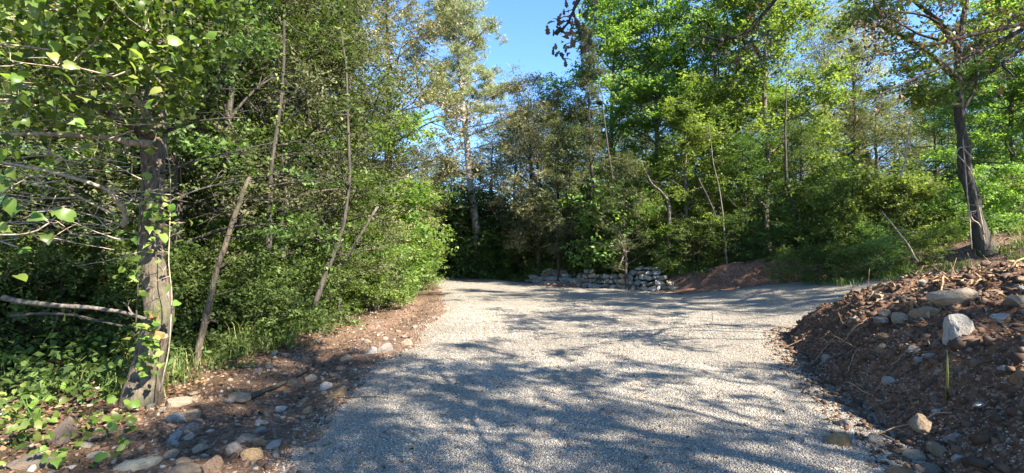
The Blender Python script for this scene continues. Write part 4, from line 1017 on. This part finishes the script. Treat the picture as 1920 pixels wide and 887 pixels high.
# across the track
stem_thing('sapling', [(1253, 478, 21.2), (1256, 420, 21.2), (1255, 385, 21.2), (1240, 362, 21.2), (1218, 342, 21.2), (1200, 300, 21.3)], .10, .02, 'pale crooked stem over the right end of the stone wall', 'bark', 5, tl=.8)
stem_thing('sapling', [(1362, 505, 19.8), (1356, 440, 19.8), (1346, 360, 19.8), (1332, 296, 19.8), (1326, 230, 19.9)], .045, .01, 'thin pale stem behind the bare red mound', 'bark', 5, tl=.7)
stem_thing('sapling', [(1345, 420, 20.2), (1325, 365, 20.2), (1308, 335, 20.2)], .04, .03, 'thin grey stem crossing behind the pale one', 'barkdark', 3, tl=.7)
stem_thing('sapling', [(1182, 490, 22.6), (1178, 440, 22.6), (1150, 350, 22.8), (1132, 230, 23), (1126, 170, 23)], .09, .012, 'leaning grey trunk rising from the middle of the stone wall', 'barkdark', 8, tl=1.0)
stem_thing('sapling', [(1512, 478, 19.2), (1498, 420, 19.2), (1478, 350, 19.3), (1470, 270, 19.4), (1474, 150, 19.6)], .10, .02, 'dark leaning trunk behind the corner of the fork', 'barkdark', 6, tl=.8)
stem_thing('dead_pole', [(1722, 492, 13.2), (1690, 440, 13.4), (1655, 396, 13.6)], .020, .014, 'thin pale pole leaning out of the sunny thicket', 'twig', 1, 'branch')
stem_thing('hanging_vine', [(1688, 332, 14.6), (1698, 300, 14.6), (1702, 262, 14.6), (1706, 235, 14.6)], .030, .022, 'pale dead vine dangling before the sunny thicket', 'twig', 0, 'vine')
stem_thing('sapling', [(1160, 505, 21.5), (1172, 470, 21.6), (1160, 440, 21.7)], .03, .02, 'thin crossed sticks standing on the wall top', 'twig', 6, tl=.5)
# blossoms seen between the pine and the oak
bl = thing('flowering_shrub', at(918, 395, 33.5), 'small pink red blossoming sprig right of the pine trunk', 'shrub')
b0 = np.array(bl.location)
C = at(918, 384, 33.5)+RNG.normal(0, .16, (90, 3)); V, F = leaf_quads(C-b0, .10, .9, RNG, .3)
link('blossom', mesh_np('blossom', V, F, M['red'], tint=RNG.uniform(0, 1, len(F))), bl)
limb('stem', bl, [(925, 500, 33.6), (921, 440, 33.6), (918, 380, 33.5)], .02, .01, 'barkdark', 5, 4, .4)

# the twisted oak on the right bank
ob = at(1842, 462, 14.5); ob[2] = float(terrain(ob[0], ob[1]))-.05
oak = thing('twisted_oak', ob, 'twisted dark trunked oak with dead vines on the bank behind the heap', 'tree')
tr = [(1848, 482), (1836, 430), (1830, 385), (1809, 320), (1808, 270), (1797, 215), (1799, 160), (1795, 90), (1812, 10), (1820, -90)]
P = [at(px, py, 14.5) for px, py in tr]; P[0][2] = ob[2]-.1; rad = [.29, .18, .15, .14, .13, .125, .10, .08, .06, .045]
t0 = np.linspace(0, 1, len(P)); t1 = np.linspace(0, 1, 44); Pi = np.stack([np.interp(t1, t0, np.array(P)[:, k]) for k in range(3)], -1)
for _ in range(3): Pi[1:-1] = .25*Pi[:-2]+.5*Pi[1:-1]+.25*Pi[2:]
V, F = tubes([(Pi-ob, np.interp(t1, t0, rad))], 18); ang = np.tile(np.arange(18), 44); zz = np.repeat(t1, 18); c = np.repeat(Pi-ob, 18, 0)
V = c+(V-c)*(1+.55*vnoise(ang*.5, zz*16, 1, 15)+.35*vnoise(ang*1.4, zz*40, 1, 16))[:, None]
link('trunk', mesh_np('trunk', V, F, M['barkdark'], smooth=True), oak)
CL = []
for pts, r0, r1, mt in [
 ([(1800, 196, 14.4), (1756, 194, 14.1), (1728, 180, 13.9), (1716, 160, 13.8), (1712, 140, 13.8)], .040, .012, 'bark'),
 ([(1797, 150, 14.4), (1740, 100, 14), (1680, 60, 13.6), (1620, 40, 13.3)], .10, .03, 'barkdark'),
 ([(1800, 100, 14.4), (1760, 40, 14.2), (1700, -10, 14), (1650, -60, 13.8)], .09, .03, 'barkdark'),
 ([(1804, 120, 14.5), (1850, 70, 14.8), (1900, 30, 15), (1960, 10, 15.3)], .09, .03, 'barkdark'),
 ([(1800, 170, 14.5), (1840, 140, 14.2), (1900, 110, 14)], .07, .02, 'barkdark'),
 ([(1800, 215, 14.5), (1828, 170, 14.4), (1832, 150, 14.4), (1826, 90, 14.5)], .05, .02, 'barkdark'),
 ([(1812, 20, 14.5), (1780, -50, 14.3), (1740, -110, 14)], .07, .03, 'barkdark')]:
    limb('branch', oak, pts, r0, r1, mt, 7, 7, .8)
    for px, py, d in pts[1:]:
        for _ in range(5): CL.append((at(px+RNG.normal(0, 26), py-18+RNG.normal(0, 18), d+RNG.normal(0, .5))-ob, RNG.uniform(.28, .5)))
g = Grown(); g.cl = [c for c in CL if c[0][2]+ob[2] > 5.4 and not (c[0][1] < .3 and abs(c[0][0]+.62) < c[1]+.22)]; g.rng = RNG
V, F, t = foliage(g, 16000, .10, .6, .7, .5); link('crown', mesh_np('crown', V, F, M['decid'], tint=t), oak)
for pts in ([(1822, 468, 14.25), (1818, 400, 14.2), (1812, 330, 14.2), (1806, 260, 14.2)], [(1850, 470, 14.3), (1838, 420, 14.2), (1822, 412, 14.2), (1818, 395, 14.2)], [(1845, 440, 14.2), (1832, 380, 14.2), (1822, 320, 14.2), (1794, 290, 14.2)], [(1826, 300, 14.2), (1800, 270, 14.2), (1785, 300, 14.2)]):
    limb('vine', oak, pts, .020, .014, 'twig', 5, 4, .4)

# trees beside and behind the viewer whose limbs hang into view
def hang_leaves(parent, lines, n, size, rng, drop=.12, meshes=OAK):
    for P in lines:
        for i in range(n):
            j = rng.uniform(.25, 1)*(len(P)-1); p = P[int(j)]+rng.normal(0, .05, 3)-np.array((0, 0, abs(rng.normal(0, drop))))
            s = size*rng.uniform(.7, 1.25); link('leaf', meshes[int(rng.integers(len(meshes)))], parent, p-np.array(parent.location), leaf_rot(rng, (.1, -.7, .2), .6, 1.4), s)
tb = np.array((4.6, -1.6, 0.0)); tb[2] = float(terrain(4.6, -1.6))+.3
ov = thing('overhanging_oak', tb, 'oak whose dark twigs hang into the top of the view over the track', 'tree')
V, F = tubes([(np.array([(0, 0, -.6), (.05, .1, 1.5), (-.1, .3, 3.0), (-.2, .5, 4.4), (-.1, .6, 6.2)]), np.array((.2, .16, .14, .1, .05)))], 10); link('trunk', mesh_np('trunk', V, F, M['barkdark'], smooth=True), ov)
def world_limb(parent, pts, r0, r1, twigs, tl, mat='barkshaded'):
    P = np.array(pts, float); n = 5*(len(P)-1)+1; t = np.linspace(0, len(P)-1, n); Q = np.stack([np.interp(t, np.arange(len(P)), P[:, k]) for k in range(3)], -1)
    for _ in range(2): Q[1:-1] = .25*Q[:-2]+.5*Q[1:-1]+.25*Q[2:]
    Q[1:] += np.cumsum(RNG.normal(0, .012, (n-1, 3)), 0)*.35
    L = [(Q, np.linspace(r0, r1, n))]; tw = []
    for i in range(twigs):
        j = int(RNG.integers(n//3, n)); d = RNG.normal(0, 1, 3)*np.array((1, .6, .5)); d *= tl*RNG.uniform(.5, 1.1)/np.linalg.norm(d); W_ = wander(Q[j], Q[j]+d, 5, tl*.07, RNG); L.append((W_, np.linspace(max(r1*.7, .005), .0025, 5))); tw.append(W_)
    V, F = tubes([(p-np.array(parent.location), r) for p, r in L], 7, True); link('branch', mesh_np('branch', V, F, M[mat], smooth=True), parent)
    return [Q[n//2:]]+tw
top = tb+np.array((-.2, .5, 4.2))
L1 = world_limb(ov, [top, (2.6, 1.6, 4.6), tuple(at(1135, -70, 3.5)), tuple(at(1082, 0, 3.55)), tuple(at(1060, 40, 3.55)), tuple(at(1038, 63, 3.6))], .022, .006, 5, .2)
L2 = world_limb(ov, [tuple(at(1082, 0, 3.55)), tuple(at(1072, 30, 3.6)), tuple(at(1084, 62, 3.62)), tuple(at(1090, 82, 3.65))], .010, .004, 3, .14)
L3 = world_limb(ov, [top, (3.4, 2.2, 4.4), tuple(at(1490, -40, 4.2)), tuple(at(1440, 20, 4.2)), tuple(at(1400, 68, 4.25)), tuple(at(1352, 87, 4.3)), tuple(at(1308, 78, 4.35)), tuple(at(1312, 50, 4.4))], .024, .006, 7, .25)
L4 = world_limb(ov, [tuple(at(1392, 72, 4.25)), tuple(at(1395, 95, 4.3)), tuple(at(1380, 105, 4.3))], .010, .004, 3, .2)
hang_leaves(ov, [L1[0]]*2+[L2[0]], 14, .062, RNG, .10); hang_leaves(ov, L1[1:]+L2[1:], 6, .06, RNG, .06)
hang_leaves(ov, [L3[0]], 16, .066, RNG, .05); hang_leaves(ov, L3[1:]+L4, 6, .066, RNG, .08)
# clusters over the frame that only their shade shows
g = Grown(); g.rng = RNG; g.cl = [(np.array((RNG.uniform(-1.2, 2.8), RNG.uniform(.2, 3.6), RNG.uniform(4.4, 6.6))), RNG.uniform(.22, .5)) for _ in range(9)]+[(np.array((RNG.uniform(-2.6, -1.2), RNG.uniform(1.6, 3.6), RNG.uniform(3.6, 5.0))), .3) for _ in range(5)]+[(np.array((RNG.uniform(-1.6, -.6), RNG.uniform(3.0, 4.9), RNG.uniform(4.2, 5.2))), .32) for _ in range(6)]
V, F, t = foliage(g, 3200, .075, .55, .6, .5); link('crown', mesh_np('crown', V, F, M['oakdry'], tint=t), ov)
tb2 = np.array((12.9, 4.6, 0.)); tb2[2] = float(terrain(12.9, 4.6))-.1
br = thing('spreading_oak', tb2, 'oak leaning over the heap with long dark limbs and rusty dead leaves', 'tree')
V, F = tubes([(np.array([(0, 0, -.2), (-.1, .1, 1.5), (-.4, .2, 3.0), (-.7, .4, 4.8), (-.6, .6, 6.6)]), np.array((.24, .19, .16, .12, .05)))], 10); link('trunk', mesh_np('trunk', V, F, M['barkdark'], smooth=True), br)
top = tb2+np.array((-.5, .3, 3.6))
LL = []
for pts, r0, r1, tw in [
 ([tuple(top), tuple(at(2080, -60, 6.6)), tuple(at(1990, 20, 6.3)), tuple(at(1860, 92, 6.1)), tuple(at(1730, 148, 6)), tuple(at(1660, 182, 5.9)), tuple(at(1600, 215, 5.8))], .045, .004, 14),
 ([tuple(top), tuple(at(2060, -10, 7.0)), tuple(at(1940, 40, 6.8)), tuple(at(1800, 66, 6.6)), tuple(at(1750, 78, 6.5)), tuple(at(1690, 92, 6.4)), tuple(at(1600, 108, 6.3))], .045, .004, 14),
 ([tuple(at(1800, 66, 6.6)), tuple(at(1740, 30, 6.5)), tuple(at(1680, 20, 6.4)), tuple(at(1620, 60, 6.3))], .022, .006, 8),
 ([tuple(at(1760, 75, 6.5)), tuple(at(1715, 60, 6.5)), tuple(at(1680, 42, 6.45)), tuple(at(1640, 5, 6.4))], .018, .006, 7),
 ([tuple(top), tuple(at(2100, 30, 6.0)), tuple(at(1960, 70, 5.8)), tuple(at(1880, 120, 5.7)), tuple(at(1910, 150, 5.6))], .04, .008, 7)]:
    LL.append(world_limb(br, pts, r0, r1, tw, .45))
k = 0
for ln in LL: hang_leaves(br, ln, 6, .07, RNG, .09)
C = []
for i in range(900):
    px = RNG.choice([RNG.uniform(1760, 2050), RNG.uniform(1600, 1800)], p=[.75, .25]); py = RNG.normal(40, 40); C.append(at(px, py, RNG.uniform(5.6, 7.2)))
V, F = leaf_quads(np.array(C)-tb2, .065, .45, RNG, .3, .3, .8)
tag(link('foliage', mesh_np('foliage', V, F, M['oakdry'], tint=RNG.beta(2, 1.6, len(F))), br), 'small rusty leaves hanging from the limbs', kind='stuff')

g = Grown(); g.rng = RNG; g.cl = [(np.array((RNG.uniform(-6.2, -2.6), RNG.uniform(-1.0, 4.2), RNG.uniform(5.0, 7.6))), RNG.uniform(.3, .75)) for _ in range(34)]  # unseen leaf clusters outside the frame, added to dapple the track with shade
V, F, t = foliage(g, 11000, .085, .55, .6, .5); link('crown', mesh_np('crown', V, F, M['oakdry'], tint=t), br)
# ------------------------------------------------------------------ seedlings and small plants
def seedling(px, py, h, n, size, label, meshes=BROAD):
    P, d = hit(px, py); P = np.array(P); o = thing('seedling', P, label, 'plant')
    L = []; pts = []
    for i in range(max(2, n//5)):
        e = P+np.array((RNG.normal(0, .14), RNG.normal(0, .1), h*RNG.uniform(.5, 1.1))); Q = wander(P, e, 6, .012, RNG); L.append((Q-P, np.linspace(.006, .003, 6))); pts += [Q[int(RNG.integers(2, 6))]+RNG.normal(0, .045, 3) for _ in range(n//max(2, n//5))]
    V, F = tubes(L, 5); link('stem', mesh_np('stem', V, F, M['grass'], tint=np.full(len(F[0]), .3)), o); add_leaves(o, pts, meshes, size, RNG, face=(.2, -.3, 1), hang=.1)
seedling(540, 655, .45, 40, .085, 'broadleaf seedling with glossy leaves at the verge edge')
seedling(505, 520, .9, 36, .10, 'tall seedling with pale leaf whorls behind the broadleaf one')
seedling(400, 690, .10, 26, .06, 'low clover like plant right of the slanted stem')
seedling(330, 715, .22, 18, .07, 'small dark leaved plant at the right foot of the near trunk', IVY)
seedling(440, 690, .12, 20, .06, 'low sprouting plant under the grass tuft')
seedling(60, 790, .25, 30, .07, 'bright ivy seedling beside the mossy boulder', IVY)
seedling(20, 840, .25, 26, .075, 'bright ivy seedling at the outer edge of the verge', IVY)
seedling(600, 610, .4, 34, .07, 'mid green seedling under the leaning stem')
seedling(690, 560, .45, 34, .08, 'mid green seedling under the snapped stem')
P, d = hit(1774, 752); P = np.array(P); gs = thing('green_shoot', P, 'single bright green shoot standing on the dark heap face', 'plant')
top_ = at(1776, 656, d-.15)
V, F = tubes([(np.array([np.zeros(3), (top_-P)*.5+np.array((.006, 0, 0)), top_-P]), np.array((.009, .009, .004)))], 6, True); link('shoot', mesh_np('shoot', V, F, M['grass'], tint=np.full(sum(len(f) for f in F), .8)), gs)

# ------------------------------------------------------------------ roots and sticks
for i in range(120):
    x, y = RNG.uniform(3.4, 8.6), RNG.uniform(3.4, 9.4)
    s = float(poly_sdf(HEAP, np.array(x), np.array(y)))
    if s < .1 or (s < 1.2 and RNG.uniform() < .55): continue
    n = 8; az = RNG.uniform(0, 6.28); ln = RNG.uniform(.2, .9); P = []
    cx_, cy_ = x, y
    for k in range(n):
        zz = float(surf(np.array(cx_), np.array(cy_)))+.02+.05*math.sin(math.pi*k/(n-1))*RNG.uniform(0, 1.6); P.append((cx_, cy_, zz)); az += RNG.normal(0, .35); cx_ += math.cos(az)*ln/n; cy_ += math.sin(az)*ln/n
    r = RNG.uniform(.004, .024) if s > 1.2 else RNG.uniform(.003, .008); L = [(np.array(P), np.linspace(r, r*.4, n))]
    for _ in range(2): j = int(RNG.integers(2, 7)); e = np.array(P[j])+RNG.normal(0, .12, 3)+np.array((0, 0, .05)); L.append((wander(np.array(P[j]), e, 4, .015, RNG), np.linspace(r*.5, .002, 4)))
    V, F = tubes(L, 6, True); link('root', mesh_np('root', V, F, M['root'], smooth=True), heap)
def on_ground(name, pts, r0, r1, label, mat='twig', lift=.01, cat='stick', twigs=2):
    W_ = [np.array(hit(px, py)[0])+np.array((0, 0, lift)) for px, py in pts]; n = 4*(len(W_)-1)+1; t = np.linspace(0, len(W_)-1, n); W_ = np.array(W_)
    Q = np.stack([np.interp(t, np.arange(len(W_)), W_[:, k]) for k in range(3)], -1); Q[:, 2] = surf(Q[:, 0], Q[:, 1])+lift+r0
    o = thing(name, Q[0], label, cat); L = [(Q-Q[0], np.linspace(r0, r1, n))]
    for i in range(twigs): j = int(RNG.integers(2, n-1)); L.append((wander(Q[j]-Q[0], Q[j]-Q[0]+RNG.normal(0, .12, 3)*np.array((1, 1, .4))+np.array((0, 0, .04)), 4, .01, RNG), np.linspace(r0*.6, .002, 4)))
    V, F = tubes(L, 6, True); link('stick', mesh_np('stick', V, F, M[mat], smooth=True), o)
on_ground('fallen_stick', [(595, 752), (660, 748), (742, 750)], .007, .004, 'thin dark stick lying across the gravel edge', 'barkdark')
on_ground('fallen_stick', [(722, 722), (730, 735), (728, 750)], .005, .003, 'short bent twig on gravel touching the dark stick')
on_ground('fallen_stick', [(470, 752), (530, 725), (575, 700), (590, 680)], .03, .02, 'dark weathered branch lying along the verge', 'barkdark')
on_ground('fallen_stick', [(1530, 638), (1580, 645), (1610, 612), (1625, 600)], .008, .005, 'long bent pale root on the left flank of the heap', 'root')
on_ground('fallen_stick', [(1490, 682), (1530, 680)], .008, .006, 'straight pale stick at the left foot of the heap', 'root', twigs=0)
on_ground('fallen_stick', [(1662, 710), (1690, 680), (1715, 665)], .010, .006, 'dark slanted root in the middle of the shaded heap face', 'barkdark')
on_ground('fallen_stick', [(1583, 722), (1610, 732), (1637, 745)], .010, .006, 'orange split stick where the heap meets the gravel', 'root', twigs=0)
on_ground('fallen_stick', [(1590, 700), (1600, 670), (1612, 655)], .006, .004, 'thin curved rootlet on the heap flank', 'root')
on_ground('fallen_stick', [(1330, 615), (1338, 600), (1336, 585)], .006, .003, 'small curled twig alone on the open gravel')
def poke(pts, r0, r1, label, mat='twig', twigs=1):
    b, d = hit(*pts[0]); b = np.array(b); o = thing('stick', b, label, 'stick'); P = [b-np.array((0, 0, .08))]+[at(px, py, d+.1*i) for i, (px, py) in enumerate(pts[1:])]
    P = np.array(P); n = 4*(len(P)-1)+1; t = np.linspace(0, len(P)-1, n); Q = np.stack([np.interp(t, np.arange(len(P)), P[:, k]) for k in range(3)], -1)
    L = [(Q-b, np.linspace(r0, r1, n))]
    for i in range(twigs): j = int(RNG.integers(4, n-1)); L.append((wander(Q[j]-b, Q[j]-b+RNG.normal(0, .14, 3), 4, .01, RNG), np.linspace(r0*.6, .002, 4)))
    V, F = tubes(L, 6, True); link('shaft', mesh_np('shaft', V, F, M[mat], smooth=True), o)
poke([(1658, 522), (1672, 498), (1685, 471)], .014, .011, 'pale straight stick poking up from the heap crest', twigs=0)
poke([(1714, 506), (1702, 482), (1690, 462), (1680, 440)], .012, .006, 'curved stick poking up right of the straight one')
poke([(1735, 508), (1755, 488), (1790, 470)], .010, .005, 'bent twig arching over the heap crest', twigs=3)
poke([(1712, 580), (1708, 560), (1660, 552), (1630, 545)], .016, .006, 'torn yellow root with a broken stump on the heap brow', 'root', 5)
poke([(1880, 512), (1905, 490), (1930, 480)], .014, .010, 'orange broken branch on the soil bank', 'root', 1)

# tell look-alike trees apart by their place along the wood edge
same = {}
for o in COL.objects:
    if o.get('category') in ('tree', 'shrub'): same.setdefault(o['label'], []).append(o)
for lab, os_ in same.items():
    if len(os_) < 2: continue
    os_.sort(key=lambda o: o.location.x/max(o.location.y, .1))
    words_ = {2: ['left', 'right'], 3: ['left', 'middle', 'right']}.get(len(os_), ['leftmost', 'second', 'third', 'fourth', 'fifth', 'sixth', 'seventh', 'eighth'])
    for i, o in enumerate(os_): o['label'] = ('rightmost ' if len(os_) > 3 and i == len(os_)-1 else words_[min(i, 7)]+' ')+lab
